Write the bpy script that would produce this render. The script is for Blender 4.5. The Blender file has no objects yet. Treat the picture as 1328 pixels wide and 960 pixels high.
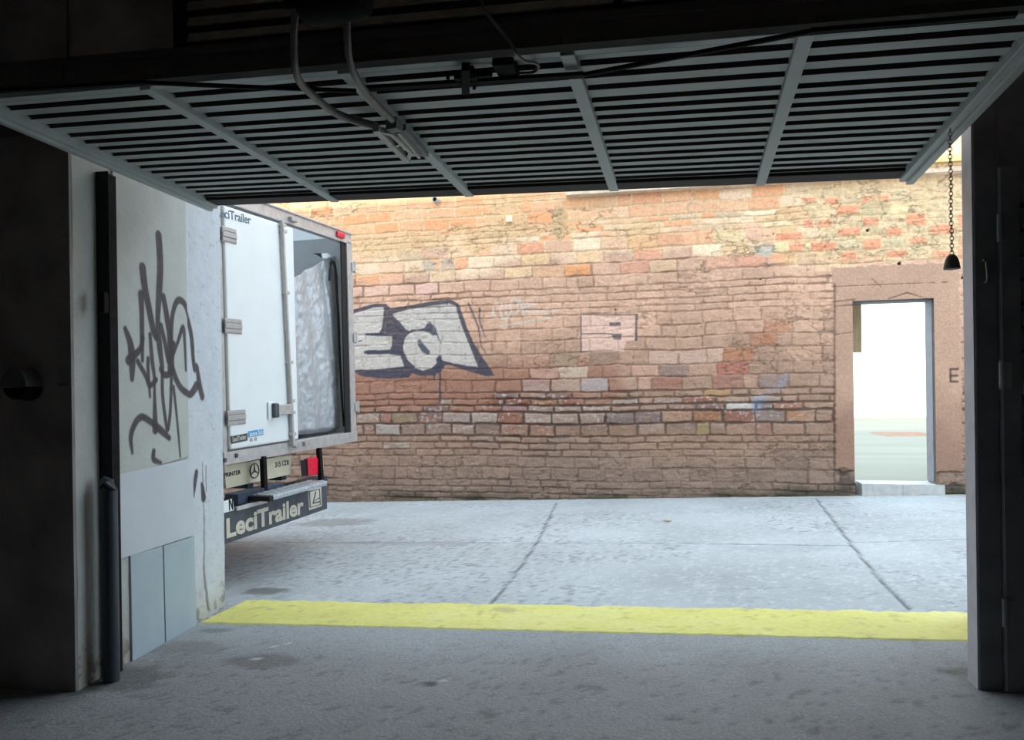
import bpy, bmesh, math, random
import numpy as np
from mathutils import Vector, Matrix, Euler
random.seed(7); RNG = np.random.default_rng(11)
C = bpy.context.scene.collection
# ------------------------------------------------------------------ survey: turns a sighting into a point on a known plane
F, Y0, YAW, ROLL, EYE = 984., 508., math.radians(12.9), math.atan(0.014), 1.4
EYEP = np.array([0, 0, EYE])
def ray(x, y):
    dx, dy = x-664, y-Y0; c, s = math.cos(ROLL), math.sin(ROLL)
    u, v = (dx*c-dy*s)/F, (dx*s+dy*c)/F
    ca, sa = math.cos(YAW), math.sin(YAW)
    return np.array([u*ca-sa, u*sa+ca, -v])
def atY(x, y, Y): r = ray(x, y); return EYEP+r*(Y/r[1])
def atX(x, y, X): r = ray(x, y); return EYEP+r*(X/r[0])
def atplane(x, y, p, n): r = ray(x, y); return EYEP+r*(np.dot(n, np.array(p)-EYEP)/np.dot(n, r))
def gz(X, Y):
    t = np.clip((Y-5)/5, 0, 1)
    return (0.04-0.01*t)*np.clip(X, -8, 6)+0.02*t
def atG(x, y):
    r = ray(x, y); t = 5.
    for _ in range(30):
        p = EYEP+r*t; t = (gz(p[0], p[1])-EYE)/r[2]
    return EYEP+r*t
# ------------------------------------------------------------------ noise
def vnoise(x, y, seed=0):
    g = np.random.default_rng(seed).random((256, 256))
    xi, yi = np.floor(x).astype(int), np.floor(y).astype(int)
    fx, fy = x-xi, y-yi; fx, fy = fx*fx*(3-2*fx), fy*fy*(3-2*fy)
    a, b = g[yi & 255, xi & 255], g[yi & 255, (xi+1) & 255]
    c, d = g[(yi+1) & 255, xi & 255], g[(yi+1) & 255, (xi+1) & 255]
    return (a*(1-fx)+b*fx)*(1-fy)+(c*(1-fx)+d*fx)*fy
def fbm(x, y, seed=0, o=4):
    t, a, s = 0, .5, 0
    for i in range(o): t = t+a*vnoise(x*2**i+i*7.3, y*2**i+i*3.1, seed+i); s += a; a *= .5
    return t/s
def sstep(a, b, x): t = np.clip((x-a)/(b-a), 0, 1); return t*t*(3-2*t)
def s2l(c): c = np.array(c, float)/255.; return np.where(c <= .04045, c/12.92, ((c+.055)/1.055)**2.4)
def segdist(X, Z, a, b):
    ax, az = a; bx, bz = b; dx, dz = bx-ax, bz-az; L = dx*dx+dz*dz+1e-12
    t = np.clip(((X-ax)*dx+(Z-az)*dz)/L, 0, 1)
    return np.hypot(X-ax-t*dx, Z-az-t*dz), t
def inpoly(X, Z, P):
    r = np.zeros(X.shape, bool); n = len(P)
    for i in range(n):
        (x1, z1), (x2, z2) = P[i], P[(i+1) % n]
        if z1 == z2: continue
        r ^= ((z1 > Z) != (z2 > Z)) & (X < (x2-x1)*(Z-z1)/(z2-z1)+x1)
    return r
def polymask(X, Z, P, soft):
    d = np.full(X.shape, 9.)
    for i in range(len(P)): d = np.minimum(d, segdist(X, Z, P[i], P[(i+1) % len(P)])[0])
    return sstep(-soft, soft, np.where(inpoly(X, Z, P), d, -d))
def strokemask(X, Z, P, w, soft):
    m = np.zeros(X.shape)
    w = w if isinstance(w, (list, tuple)) else [w]*len(P)
    for i in range(len(P)-1):
        d, t = segdist(X, Z, P[i], P[i+1]); r = (w[i]*(1-t)+w[i+1]*t)/2
        m = np.maximum(m, 1-sstep(r-soft, r+soft, d))
    return m
def lay(col, m, c): return col*(1-m[..., None])+np.array(c)*m[..., None]
# ------------------------------------------------------------------ materials
MATS = {}
def mat(name, col, rough=.6, metal=0., nscale=12., namp=.12, bump=.0, bscale=60., spec=.4, stretch=None):
    if name in MATS: return MATS[name]
    m = bpy.data.materials.new(name); m.use_nodes = True; N, L = m.node_tree.nodes, m.node_tree.links
    b = N['Principled BSDF']; b.inputs['Roughness'].default_value = rough; b.inputs['Metallic'].default_value = metal
    b.inputs['Specular IOR Level'].default_value = spec
    tc = N.new('ShaderNodeTexCoord'); out = tc.outputs['Object']
    if stretch:
        mp = N.new('ShaderNodeMapping'); mp.inputs['Scale'].default_value = stretch; L.new(out, mp.inputs['Vector']); out = mp.outputs['Vector']
    nz = N.new('ShaderNodeTexNoise'); nz.inputs['Scale'].default_value = nscale; nz.inputs['Detail'].default_value = 6
    L.new(out, nz.inputs['Vector'])
    mr = N.new('ShaderNodeMapRange'); mr.inputs['To Min'].default_value = 1-namp; mr.inputs['To Max'].default_value = 1+namp
    mr.inputs['From Min'].default_value = .3; mr.inputs['From Max'].default_value = .7
    L.new(nz.outputs['Fac'], mr.inputs['Value'])
    mx = N.new('ShaderNodeMix'); mx.data_type = 'RGBA'; mx.blend_type = 'MULTIPLY'; mx.inputs['Factor'].default_value = 1
    L.new(mr.outputs['Result'], mx.inputs[7])
    if col is None:
        at = N.new('ShaderNodeVertexColor'); at.layer_name = 'Col'; L.new(at.outputs['Color'], mx.inputs[6])
    else: mx.inputs[6].default_value = (*col, 1)
    L.new(mx.outputs[2], b.inputs['Base Color'])
    if bump:
        n2 = N.new('ShaderNodeTexNoise'); n2.inputs['Scale'].default_value = bscale; n2.inputs['Detail'].default_value = 5
        L.new(out, n2.inputs['Vector'])
        bp = N.new('ShaderNodeBump'); bp.inputs['Strength'].default_value = bump; bp.inputs['Distance'].default_value = .01
        L.new(n2.outputs['Fac'], bp.inputs['Height']); L.new(bp.outputs['Normal'], b.inputs['Normal'])
    MATS[name] = m; return m
M_brick = mat('painted_brick', None, .85, nscale=35, namp=.12, bump=.5, bscale=90, spec=.2)
M_pave = mat('street_concrete', None, .8, nscale=60, namp=.10, bump=.45, bscale=70, spec=.3)
M_floor = mat('garage_concrete', None, .75, nscale=90, namp=.20, bump=.6, bscale=45, spec=.3)
M_plaster = mat('painted_plaster', None, .7, nscale=9, namp=.05, bump=.25, bscale=40, spec=.3)
M_yellow = mat('yellow_paint', None, .6, nscale=25, namp=.06, bump=.3, bscale=60)
M_leaf = mat('grey_door_paint', (.44, .48, .48), .45, nscale=6, namp=.06, bump=.05, bscale=40)
M_rib = mat('grey_rib_paint', (.41, .45, .445), .5, nscale=9, namp=.10, stretch=(.3, 1, 1))
M_guide = mat('guide_black', (.016, .016, .018), .6, nscale=9, namp=.2, spec=.2)
M_groove = mat('groove_shade', (.075, .065, .06), .7, nscale=9, namp=.2)  # darker than the ribs: shade inside the grooves put into the colour
M_black = mat('black_metal', (.012, .011, .012), .8, nscale=15, namp=.3, spec=.12)
M_dark = mat('dark_wall_paint', (.30, .27, .265), .8, nscale=4, namp=.25, bump=.2, bscale=25)
M_room = mat('grey_room_paint', (.66, .64, .61), .8, nscale=4, namp=.15)
M_darkgrey = mat('dark_grey_paint', (.22, .22, .235), .55, nscale=7, namp=.2)
M_beam = mat('dark_beam', (.10, .085, .085), .7, nscale=5, namp=.25)
M_louvre = mat('brown_louvre', (.46, .41, .35), .6, nscale=8, namp=.2)
M_steel = mat('zinc_steel', (.42, .41, .38), .45, .55, nscale=20, namp=.12)
M_armgrey = mat('worn_grey_steel', (.2, .195, .18), .5, .3, nscale=20, namp=.15)
M_facade = mat('facade_render', (.55, .52, .48), .85, nscale=3, namp=.1, bump=.2)
M_white = mat('white_truck_panel', (.80, .83, .84), .3, nscale=5, namp=.025, spec=.5)
M_alu = mat('truck_aluminium', (.50, .48, .47), .45, .35, nscale=14, namp=.12)
M_hinge = mat('grey_hinge', (.42, .40, .40), .5, .3, nscale=20, namp=.08)
M_cream = mat('cream_panel', (.68, .62, .47), .5, nscale=9, namp=.05)
M_tarp = None
M_bump = mat('charcoal_plastic', (.07, .076, .09), .5, nscale=12, namp=.2)
M_letter = mat('cream_lettering', (.62, .57, .47), .6, nscale=20, namp=.06)
M_ink = mat('blue_grey_lettering', (.11, .16, .20), .6)
M_red = mat('red_lens', (.75, .015, .05), .2, nscale=30, namp=.15, spec=.6)
M_blue = mat('blue_sticker', (.06, .33, .66), .4)
M_navy = mat('dark_blue_underframe', (.035, .05, .085), .5, nscale=10, namp=.3)
M_rubber = mat('black_rubber', (.01, .01, .01), .7)
M_chrome = mat('bright_metal', (.6, .6, .6), .3, .8)
M_inwall = mat('truck_inner_lining', (.72, .72, .72), .6, nscale=6, namp=.06)
M_wood = mat('tan_board', (.42, .30, .17), .7, nscale=8, namp=.15, stretch=(6, 6, .6))
M_capcream = mat('cream_ceramic', (.75, .68, .50), .4)
M_yard = mat('yard_concrete', (.25, .242, .19), .8, nscale=1.2, namp=.12, bump=.2, bscale=20, stretch=(.25, 1, 1))
M_whitewall = mat('white_render', (.85, .85, .83), .8, nscale=2, namp=.03)
M_step = mat('pale_stone_step', (.50, .49, .48), .7, nscale=12, namp=.12, bump=.4, bscale=30)
M_grey_sheet = mat('grey_blue_board', (.38, .46, .505), .5, nscale=4, namp=.06)
M_white_sheet = mat('pale_board', (.53, .565, .62), .5, nscale=4, namp=.04)
M_bell = mat('grey_cast_weight', (.20, .19, .18), .6, nscale=20, namp=.2)
M_chain = mat('dull_chain', (.40, .33, .26), .5, .4)
M_redgrate = mat('rusty_grate', (.46, .25, .17), .7)
def bright_tarp():
    m = mat('silver_tarp', (.47, .48, .50), .42, .25, nscale=30, namp=.12, bump=.35, bscale=25)
    return m
M_tarp = bright_tarp()
# ------------------------------------------------------------------ mesh helpers
class MB:
    def __init__(s): s.v, s.f = [], []
    def add(s, v, f):
        o = len(s.v); s.v += [tuple(map(float, p)) for p in v]; s.f += [tuple(i+o for i in q) for q in f]; return s
    def box(s, x0, x1, y0, y1, z0, z1):
        v = [(x, y, z) for z in (z0, z1) for y in (y0, y1) for x in (x0, x1)]
        return s.add(v, [(0, 2, 3, 1), (4, 5, 7, 6), (0, 1, 5, 4), (2, 6, 7, 3), (0, 4, 6, 2), (1, 3, 7, 5)])
    def hexa(s, a, b):   # two quads (back loop, front loop) joined
        n = len(a)
        f = [tuple(range(n))[::-1], tuple(range(n, 2*n))]+[(i, (i+1) % n, n+(i+1) % n, n+i) for i in range(n)]
        return s.add(list(a)+list(b), f)
    def prism(s, pts, d):   # polygon points, extruded by vector d
        d = np.array(d); return s.hexa([np.array(p) for p in pts], [np.array(p)+d for p in pts])
    def bar(s, a, b, w, h, up=(0, 0, 1)):   # rectangular bar between two points
        a, b = Vector(a), Vector(b); d = (b-a).normalized(); u = Vector(up); r = d.cross(u).normalized(); u = r.cross(d)
        q = lambda p: [p+r*w/2*i+u*h/2*j for i, j in ((-1, -1), (1, -1), (1, 1), (-1, 1))]
        return s.hexa(q(a), q(b))
    def tube(s, path, r, n=10, flat=1., up=(0, 0, 1)):
        path = [Vector(p) for p in path]; rings = []
        rr = r if isinstance(r, (list, tuple)) else [r]*len(path)
        for i, p in enumerate(path):
            d = (path[min(i+1, len(path)-1)]-path[max(i-1, 0)]).normalized(); u = Vector(up)
            if abs(d.dot(u)) > .98: u = Vector((0, 1, 0)) if abs(d.y) < .9 else Vector((1, 0, 0))
            e = d.cross(u).normalized(); g = e.cross(d)
            rings.append([p+e*math.cos(2*math.pi*k/n)*rr[i]*flat+g*math.sin(2*math.pi*k/n)*rr[i] for k in range(n)])
        v = [q for R in rings for q in R]; f = []
        for i in range(len(path)-1):
            for k in range(n): f.append((i*n+k, i*n+(k+1) % n, (i+1)*n+(k+1) % n, (i+1)*n+k))
        f += [tuple(range(n))[::-1], tuple(range((len(path)-1)*n, len(path)*n))]
        return s.add(v, f)
    def lathe(s, prof, n=24, c=(0, 0, 0), ax='z'):
        v, f = [], []
        for r, h in prof:
            for k in range(n):
                a = 2*math.pi*k/n; x, y = r*math.cos(a), r*math.sin(a)
                v.append({'z': (c[0]+x, c[1]+y, c[2]+h), 'y': (c[0]+x, c[1]+h, c[2]+y), 'x': (c[0]+h, c[1]+x, c[2]+y)}[ax])
        for i in range(len(prof)-1):
            for k in range(n): f.append((i*n+k, i*n+(k+1) % n, (i+1)*n+(k+1) % n, (i+1)*n+k))
        f += [tuple(range(n))[::-1], tuple(range((len(prof)-1)*n, len(prof)*n))]
        return s.add(v, f)
    def torus(s, c, R, r, M=None, n=12, m=6, sx=1., sy=1.):
        v, f = [], []
        for i in range(n):
            a = 2*math.pi*i/n
            for j in range(m):
                b = 2*math.pi*j/m; q = Vector(((R+r*math.cos(b))*math.cos(a)*sx, (R+r*math.cos(b))*math.sin(a)*sy, r*math.sin(b)))
                v.append((M @ q if M else q)+Vector(c))
        for i in range(n):
            for j in range(m): f.append((i*m+j, ((i+1) % n)*m+j, ((i+1) % n)*m+(j+1) % m, i*m+(j+1) % m))
        return s.add(v, f)
    def build(s, name, m, parent=None, bevel=0, smooth=False, mtx=None):
        me = bpy.data.meshes.new(name); me.from_pydata(s.v, [], s.f); me.validate()
        b = bmesh.new(); b.from_mesh(me)
        if mtx: bmesh.ops.transform(b, matrix=mtx, verts=b.verts)
        bmesh.ops.recalc_face_normals(b, faces=b.faces); b.to_mesh(me); b.free()
        me.materials.append(m)
        if smooth:
            for p in me.polygons: p.use_smooth = True
        o = bpy.data.objects.new(name, me); C.objects.link(o)
        if parent: o.parent = parent
        if bevel:
            md = o.modifiers.new('bevel', 'BEVEL'); md.width = bevel; md.segments = 2; md.limit_method = 'ANGLE'
        if smooth and bevel == 0: me.set_sharp_from_angle(angle=math.radians(40))
        return o
def grid(name, P, col, m, keep=None, parent=None, smooth=True):
    ny, nx = P.shape[:2]; idx = np.arange(ny*nx).reshape(ny, nx)
    q = np.stack([idx[:-1, :-1], idx[:-1, 1:], idx[1:, 1:], idx[1:, :-1]], -1)
    if keep is not None: q = q[keep]
    q = q.reshape(-1, 4); me = bpy.data.meshes.new(name)
    me.vertices.add(ny*nx); me.vertices.foreach_set('co', P.reshape(-1).astype(np.float32))
    me.loops.add(q.size); me.loops.foreach_set('vertex_index', q.reshape(-1).astype(np.int32))
    me.polygons.add(len(q)); me.polygons.foreach_set('loop_start', np.arange(0, q.size, 4, dtype=np.int32))
    me.polygons.foreach_set('loop_total', np.full(len(q), 4, np.int32))
    me.update(calc_edges=True); me.validate()
    if col is not None:
        a = me.color_attributes.new('Col', 'FLOAT_COLOR', 'POINT')
        a.data.foreach_set('color', np.concatenate([col, np.ones(col.shape[:2]+(1,))], -1).reshape(-1).astype(np.float32))
    if smooth: me.polygons.foreach_set('use_smooth', np.ones(len(q), bool))
    me.materials.append(m); o = bpy.data.objects.new(name, me); C.objects.link(o)
    if parent: o.parent = parent
    return o
def tag(o, label, cat, group=None):
    o['label'] = label; o['category'] = cat
    if group: o['group'] = group
    return o
def struct(o, label=None, cat=None):
    o['kind'] = 'structure'
    if label: o['label'] = label
    if cat: o['category'] = cat
    return o
def empty(name, loc=(0, 0, 0), rot=(0, 0, 0)):
    o = bpy.data.objects.new(name, None); C.objects.link(o); o.location = loc; o.rotation_euler = rot; o.empty_display_size = .2; return o
def text(name, body, m, parent, mtx, size=1., bold=.0, depth=.002, fit=None):
    cu = bpy.data.curves.new(name, 'FONT'); cu.body = body; cu.size = size; cu.extrude = depth; cu.offset = bold; cu.resolution_u = 3
    t = bpy.data.objects.new(name, cu); C.objects.link(t); bpy.context.view_layer.update()
    dg = bpy.context.evaluated_depsgraph_get(); me = bpy.data.meshes.new_from_object(t.evaluated_get(dg))
    bpy.data.objects.remove(t)
    xs = [v.co.x for v in me.vertices]; x0, x1 = min(xs), max(xs)
    if fit:
        k = fit[0]/(x1-x0); ky = fit[1] if len(fit) > 1 and fit[1] else k
        for v in me.vertices: v.co.x = (v.co.x-x0)*k; v.co.y *= ky
    me.transform(mtx); me.materials.clear(); me.materials.append(m); me.name = name
    o = bpy.data.objects.new(name, me); C.objects.link(o); o.parent = parent; return o

# ================================================================== camera, light
cam = bpy.data.cameras.new('camera'); co = bpy.data.objects.new('camera', cam); C.objects.link(co)
cam.sensor_width = 36; cam.lens = F/1328*36; cam.shift_y = (Y0-480)/1328; cam.clip_start = .02
co.location = (0, 0, EYE)
co.rotation_euler = (Matrix.Rotation(YAW, 3, 'Z') @ Matrix.Rotation(math.pi/2, 3, 'X') @ Matrix.Rotation(-ROLL, 3, 'Z')).to_euler()
sc = bpy.context.scene; sc.camera = co
w = bpy.data.worlds.new('sky'); sc.world = w; w.use_nodes = True
bg = w.node_tree.nodes['Background']; bg.inputs['Color'].default_value = (.71, .87, 1, 1); bg.inputs['Strength'].default_value = 2.7
sun = bpy.data.lights.new('sun', 'SUN'); sun.energy = 3.4; sun.angle = math.radians(1.5); sun.color = (1, .93, .80)
so = bpy.data.objects.new('sun', sun); C.objects.link(so)
so.rotation_euler = Vector((.22, .92, -.375)).to_track_quat('-Z', 'Y').to_euler(); so.location = (0, -3, 14)
sc.view_settings.view_transform = 'Standard'; sc.view_settings.look = 'None'; sc.view_settings.gamma = 1; sc.view_settings.use_curve_mapping = False
sc.view_settings.exposure = 0.36
sc.cycles.use_denoising = True; sc.cycles.max_bounces = 8; sc.cycles.diffuse_bounces = 6
try: sc.cycles.sample_clamp_indirect = 8
except Exception: pass

# ================================================================== brick wall across the street
WY = 9.9
zpx = lambda c, base: float(atY(866, base+.2108*c, WY)[2])
joints = [zpx(c, 250) for c in (-5, 65, 140, 175, 215, 250, 330, 408, 485, 560, 600, 648, 690, 730, 810, 885)] + \
         [zpx(c, 450) for c in (18, 108, 183, 268, 310, 352, 396, 472, 550, 592, 637, 680, 752, 832, 877, 915)]
joints = sorted(joints)
while joints[0] > -.45: joints.insert(0, joints[0]-(.16 if len(joints) % 4 else .08))
k = 0
while joints[-1] < 6.2: joints.append(joints[-1]+(.165 if (k//3) % 2 == 0 else .085)); k += 1
joints = np.array(joints)
def brick_wall(X, Z, name):
    warp = (fbm(X*1.1, Z*1.1, 3, 3)-.5)*.045+(vnoise(X*7, Z*3, 9)-.5)*.012
    Zw = Z+warp*sstep(.0, .3, Z+.3)
    ci = np.clip(np.searchsorted(joints, Zw)-1, 0, len(joints)-2)
    z0, z1 = joints[ci], joints[ci+1]; hgt = z1-z0; dz = np.minimum(Zw-z0, z1-Zw)+(fbm(X*9, Z*13, 33, 3)-.5)*.022
    # head joints, per course
    bx0 = np.zeros_like(X); bx1 = np.zeros_like(X); bid = np.zeros(X.shape, int)
    for c in np.unique(ci):
        r = np.random.default_rng(100+int(c)); thick = joints[c+1]-joints[c] > .115
        e = [-9.6-r.random()*.3]
        while e[-1] < 5.8: e.append(e[-1]+(.365 if r.random() > .18 else .19)*(1+r.normal()*.05))
        e = np.array(e); mk = ci == c; xx = X[mk]+(vnoise(X[mk]*6, Z[mk]*9, 31)-.5)*.02
        k = np.clip(np.searchsorted(e, xx)-1, 0, len(e)-2)
        bx0[mk], bx1[mk] = xx-e[k], e[k+1]-xx; bid[mk] = c*64+k
    dx = np.minimum(bx0, bx1)+(fbm(X*11, Z*9, 34, 3)-.5)*.026
    rb = np.random.default_rng(5).random((len(joints)*64+64, 6)); R = rb[bid]
    n1, n2, n3 = fbm(X*2.2, Z*2.2, 40), fbm(X*14, Z*22, 50), fbm(X*.7, Z*.9, 60)
    # zones
    pU, pV = X, Z
    zp = np.interp(X, [-9, -4.5, -3.2, -2.0, 0, 1.0, 1.5, 2.0, 3.4], [3.05, 3.0, 2.98, 3.1, 3.12, 3.05, 2.95, 2.88, 2.86])
    painted = sstep(.09, -.09, Z-zp+(n1-.5)*.25+(R[..., 5]-.5)*.12)
    rough = sstep(1.3, 1.75, X+(n1-.5)*.7)*sstep(2.6, 2.9, Z)*(1-painted)          # rubble masonry at the upper right
    rub2 = sstep(.52, .66, fbm(X*1.7+9, Z*2.6, 77))*(1-painted)
    erode = sstep(.45, .75, fbm(X*.9+3, Z*1.0, 21))*.5+np.exp(-((Z-(1.08+.02*X))/.30)**2)*(.9-.35*sstep(1.0, 1.7, X))
    erode = np.clip(erode, 0, 1)*painted
    smear = sstep(.50, .68, fbm(X*1.3+20, Z*2.2+5, 90))*(1-erode)
    smear = np.maximum(smear, .75*sstep(.75, .3, Z)*sstep(.45, .6, n1))
    # plaster band around the doorway
    jl0, jl1 = atY(1081, 500, WY)[0], atY(1107, 500, WY)[0]
    ztop = 2.44; zlin = float(atY(1160, 343, WY)[2]); jr0, jr1 = 2.88, float(atY(1246, 480, WY)[0])
    edge = (n2-.5)*.05
    pl = sstep(-.012, .012, np.minimum(X+edge-jl0, np.minimum(jr1-X-edge, zlin-Z+edge)))
    pl = np.maximum(pl, 0)*np.where(Z < .34+n2*.1, np.where(X < 2.5, .0, .0), 1)
    jw = .0045+.005*R[..., 4]+.007*erode
    mz = sstep(jw*.5, jw*1.5+.004, dz+(n2-.5)*.010); mxk = sstep(jw*.5, jw*1.5+.004, dx+(n2-.5)*.012)
    br = mz*mxk
    depth = .008+.018*erode-.006*smear
    h = br*depth+(R[..., 0]-.5)*(.006+.014*erode)*br+(n2-.5)*(.010+.012*smear)+(n1-.5)*.02
    miss = (R[..., 3] > .965)*erode*br; h -= miss*.03
    ridge = 1-np.abs(2*fbm(X*5, Z*9, 140, 4)-1); crk = sstep(.93, .985, ridge)*(.25+.75*np.maximum(smear, np.maximum(rough, rub2*.6)))
    chip = sstep(.64, .72, fbm(X*13, Z*16, 150, 4))*(.35+.65*erode)
    h = h-crk*.006-chip*.006
    h = h*(1-rough)+rough*((n2-.5)*.035+br*.006)
    h = h*(1-pl)+pl*(.016+(n1-.5)*.012+(n2-.5)*.003)
    # colour
    pal = s2l([(246, 182, 140), (244, 194, 160), (246, 206, 172), (234, 194, 152), (250, 214, 180), (240, 172, 130), (224, 190, 156), (244, 200, 160)])
    up = pal[(R[..., 1]*8).astype(int)]*(.92+.16*R[..., 2])[..., None]
    lft = sstep(-.4, -1.3, X)*sstep(3.4, 3.6, Z)
    up = lay(up, .55*lft, s2l((236, 164, 112)))
    mort = lay(np.broadcast_to(s2l((226, 190, 148)), X.shape+(3,)).copy(), n2, s2l((246, 214, 172)))
    rubc = lay(mort, sstep(.35, .65, n2), s2l((212, 184, 144)))
    col = up*br[..., None]+mort*(1-br[..., None])
    col = lay(col, .75*rub2*sstep(.4, .6, n1+.1), s2l((226, 186, 140)))
    col = lay(col, rough*.92, [0, 0, 0])+rubc*(rough*.92)[..., None]
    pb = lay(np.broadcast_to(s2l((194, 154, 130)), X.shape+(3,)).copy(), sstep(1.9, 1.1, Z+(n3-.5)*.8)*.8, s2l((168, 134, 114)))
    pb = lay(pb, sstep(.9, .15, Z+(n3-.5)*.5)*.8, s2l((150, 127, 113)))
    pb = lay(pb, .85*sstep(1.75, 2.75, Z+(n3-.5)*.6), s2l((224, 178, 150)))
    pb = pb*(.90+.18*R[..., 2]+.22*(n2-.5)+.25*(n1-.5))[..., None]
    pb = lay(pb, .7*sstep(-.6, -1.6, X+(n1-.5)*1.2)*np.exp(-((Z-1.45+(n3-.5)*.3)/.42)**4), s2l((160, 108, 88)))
    wpal = s2l([(150, 88, 70), (166, 112, 92), (170, 150, 135), (128, 118, 118), (176, 120, 80), (120, 106, 102), (180, 160, 146), (140, 104, 96)])
    wear = sstep(.45, .7, erode*.9+(R[..., 3]-.5)*.6)*painted*np.exp(-((Z-1.25)/.42)**2)*sstep(1.75, 1.2, X)
    pb = lay(pb, wear*.75*br, [0, 0, 0])+wpal[(R[..., 4]*8).astype(int)]*(wear*.75*br)[..., None]
    fl = sstep(.60, .72, fbm(X*26, Z*34, 130, 3))*wear
    pb = lay(pb, fl*.7, s2l((200, 194, 190)))
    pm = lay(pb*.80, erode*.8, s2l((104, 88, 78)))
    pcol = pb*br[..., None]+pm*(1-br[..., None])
    dl = np.exp(-((bx0+.0)/.01)**2)*0
    pcol = lay(pcol, .28*(1-mz)*sstep(0, .012, z1-Zw-.004)*(1-smear*.4), s2l((92, 74, 66)))
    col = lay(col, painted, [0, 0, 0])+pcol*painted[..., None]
    low = 1-mz; col = lay(col, .28*low*(1-painted)*(1-rough), s2l((150, 118, 84)))
    # particular bricks
    def key(px, py):
        p = atY(px, py, WY); d = np.abs(X-p[0])*1.+np.abs(Z-p[2]); i = np.argmin(d); return bid.flat[i], d.flat[i]
    sp = []
    A = lambda x0, y0, L: [sp.append((x0+.2108*a, y0+.2108*b, c)) for a, b, c in L]
    A(740, 450, [(1030, 130, (170, 106, 92)), (930, 140, (180, 116, 98)), (1040, 45, (184, 118, 82)), (900, 430, (172, 116, 74)), (990, 368, (214, 204, 196)), (950, 282, (184, 142, 92)),
      (800, 512, (158, 142, 94)), (500, 65, (208, 172, 154)), (700, 60, (210, 174, 156)), (860, 60, (208, 172, 150)), (330, 440, (124, 116, 116)), (490, 435, (136, 122, 120)), (620, 155, (140, 120, 114)),
      (650, 230, (160, 104, 88)), (60, 150, (206, 184, 164)), (120, 235, (184, 172, 168)), (450, 160, (206, 160, 138)), (460, 225, (204, 158, 138)), (1040, 210, (160, 106, 94)), (1220, 215, (140, 122, 118)), (150, 80, (158, 130, 110))])
    A(480, 450, [(100, 460, (164, 108, 92)), (250, 460, (160, 132, 98)), (560, 455, (178, 160, 150)), (740, 450, (184, 164, 152)), (40, 530, (176, 160, 148)), (170, 530, (178, 164, 152)), (1200, 80, (172, 146, 122)), (1250, 160, (204, 176, 154)), (1180, 240, (196, 168, 148)),
      (1120, 160, (204, 160, 140)), (1000, 245, (186, 148, 138)), (100, 590, (182, 166, 150)), (840, 390, (184, 132, 128))])
    A(740, 250, [(760, 285, (240, 164, 118)), (490, 380, (228, 154, 124)), (60, 475, (240, 162, 112)), (150, 390, (244, 206, 160)), (940, 440, (226, 166, 138)), (1110, 430, (228, 160, 130)), (950, 280, (236, 202, 154)), (1110, 270, (232, 172, 146)),
      (1130, 135, (252, 226, 190)), (1190, 205, (252, 224, 180)), (840, 90, (236, 174, 134)), (590, 95, (236, 172, 132)), (430, 105, (230, 164, 126)), (1040, 75, (232, 172, 130)), (1200, 70, (232, 172, 132)), (350, 50, (232, 166, 124)), (510, 45, (230, 158, 114)), (700, 30, (236, 176, 130)), (880, 20, (232, 160, 112)), (1130, 10, (234, 170, 126)),
      (630, 300, (232, 160, 124)), (400, 300, (236, 176, 130)), (250, 310, (230, 176, 142)), (410, 470, (222, 156, 128)), (560, 470, (226, 186, 146)), (1010, 350, (228, 192, 146))])
    A(480, 250, [(380, 350, (206, 172, 150)), (460, 440, (190, 166, 148)), (410, 520, (190, 160, 146)), (130, 600, (232, 186, 164)), (290, 590, (234, 186, 168)), (420, 590, (236, 190, 174)), (40, 600, (234, 188, 168)), (-60, 610, (230, 182, 160)), (1000, 325, (232, 166, 134)), (1100, 320, (232, 174, 142)), (510, 485, (240, 206, 164)), (1270, 475, (242, 166, 112)), (930, 490, (240, 202, 154)), (1120, 480, (230, 178, 136)), (1100, 405, (238, 196, 146))])
    A(740, 250, [(150, 780, (222, 176, 156)), (150, 850, (212, 164, 146)), (280, 780, (218, 172, 152)), (1200, 830, (192, 132, 102)), (1130, 915, (188, 122, 90))])
    for px, py, c in sp:
        b, d = key(px, py)
        if d < .05:
            mk = (bid == b)*br*(1-pl)*(1-rough); col = lay(col, mk*.68*(.75+.5*n2).clip(0, 1), s2l(c))
    # loose bricks in the rubble corner
    rects = [(470, 105, 130, 50), (640, 45, 150, 45), (610, 175, 90, 50), (480, 240, 125, 45), (755, 240, 90, 45), (620, 315, 95, 60), (905, 295, 85, 35), (480, 390, 85, 50), (775, 375, 110, 36), (890, 165, 105, 65), (1050, 225, 130, 55),
             (1050, 380, 100, 40), (1200, 170, 80, 80), (1200, 300, 60, 50), (1200, 375, 70, 55), (110, 270, 150, 48), (325, 330, 140, 52), (150, 340, 75, 45), (330, 190, 80, 40), (230, 190, 50, 42), (235, 45, 80, 30), (375, 50, 80, 32), (60, 335, 90, 60), (775, 105, 115, 50), (480, 320, 110, 45), (755, 305, 90, 45), (225, 335, 30, 45)]
    for i, (cx, cy, ww, hh) in enumerate(rects):
        p = atY(1000+.2108*cx, 250+.2108*cy, WY); k = .2108/105.
        m = sstep(.012, -.012, np.maximum(np.abs(X-p[0])-ww*k/2, np.abs(Z-p[2])-hh*k/2)+(n2-.5)*.035)*(1-painted)
        c = (238, 158, 122) if i < 22 else (244, 218, 166) if i in (22, 23, 26) else (214, 192, 152)
        col = lay(col, m*.9*(.7+.6*n2).clip(0, 1), s2l(c)); h = h+m*.008
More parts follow.
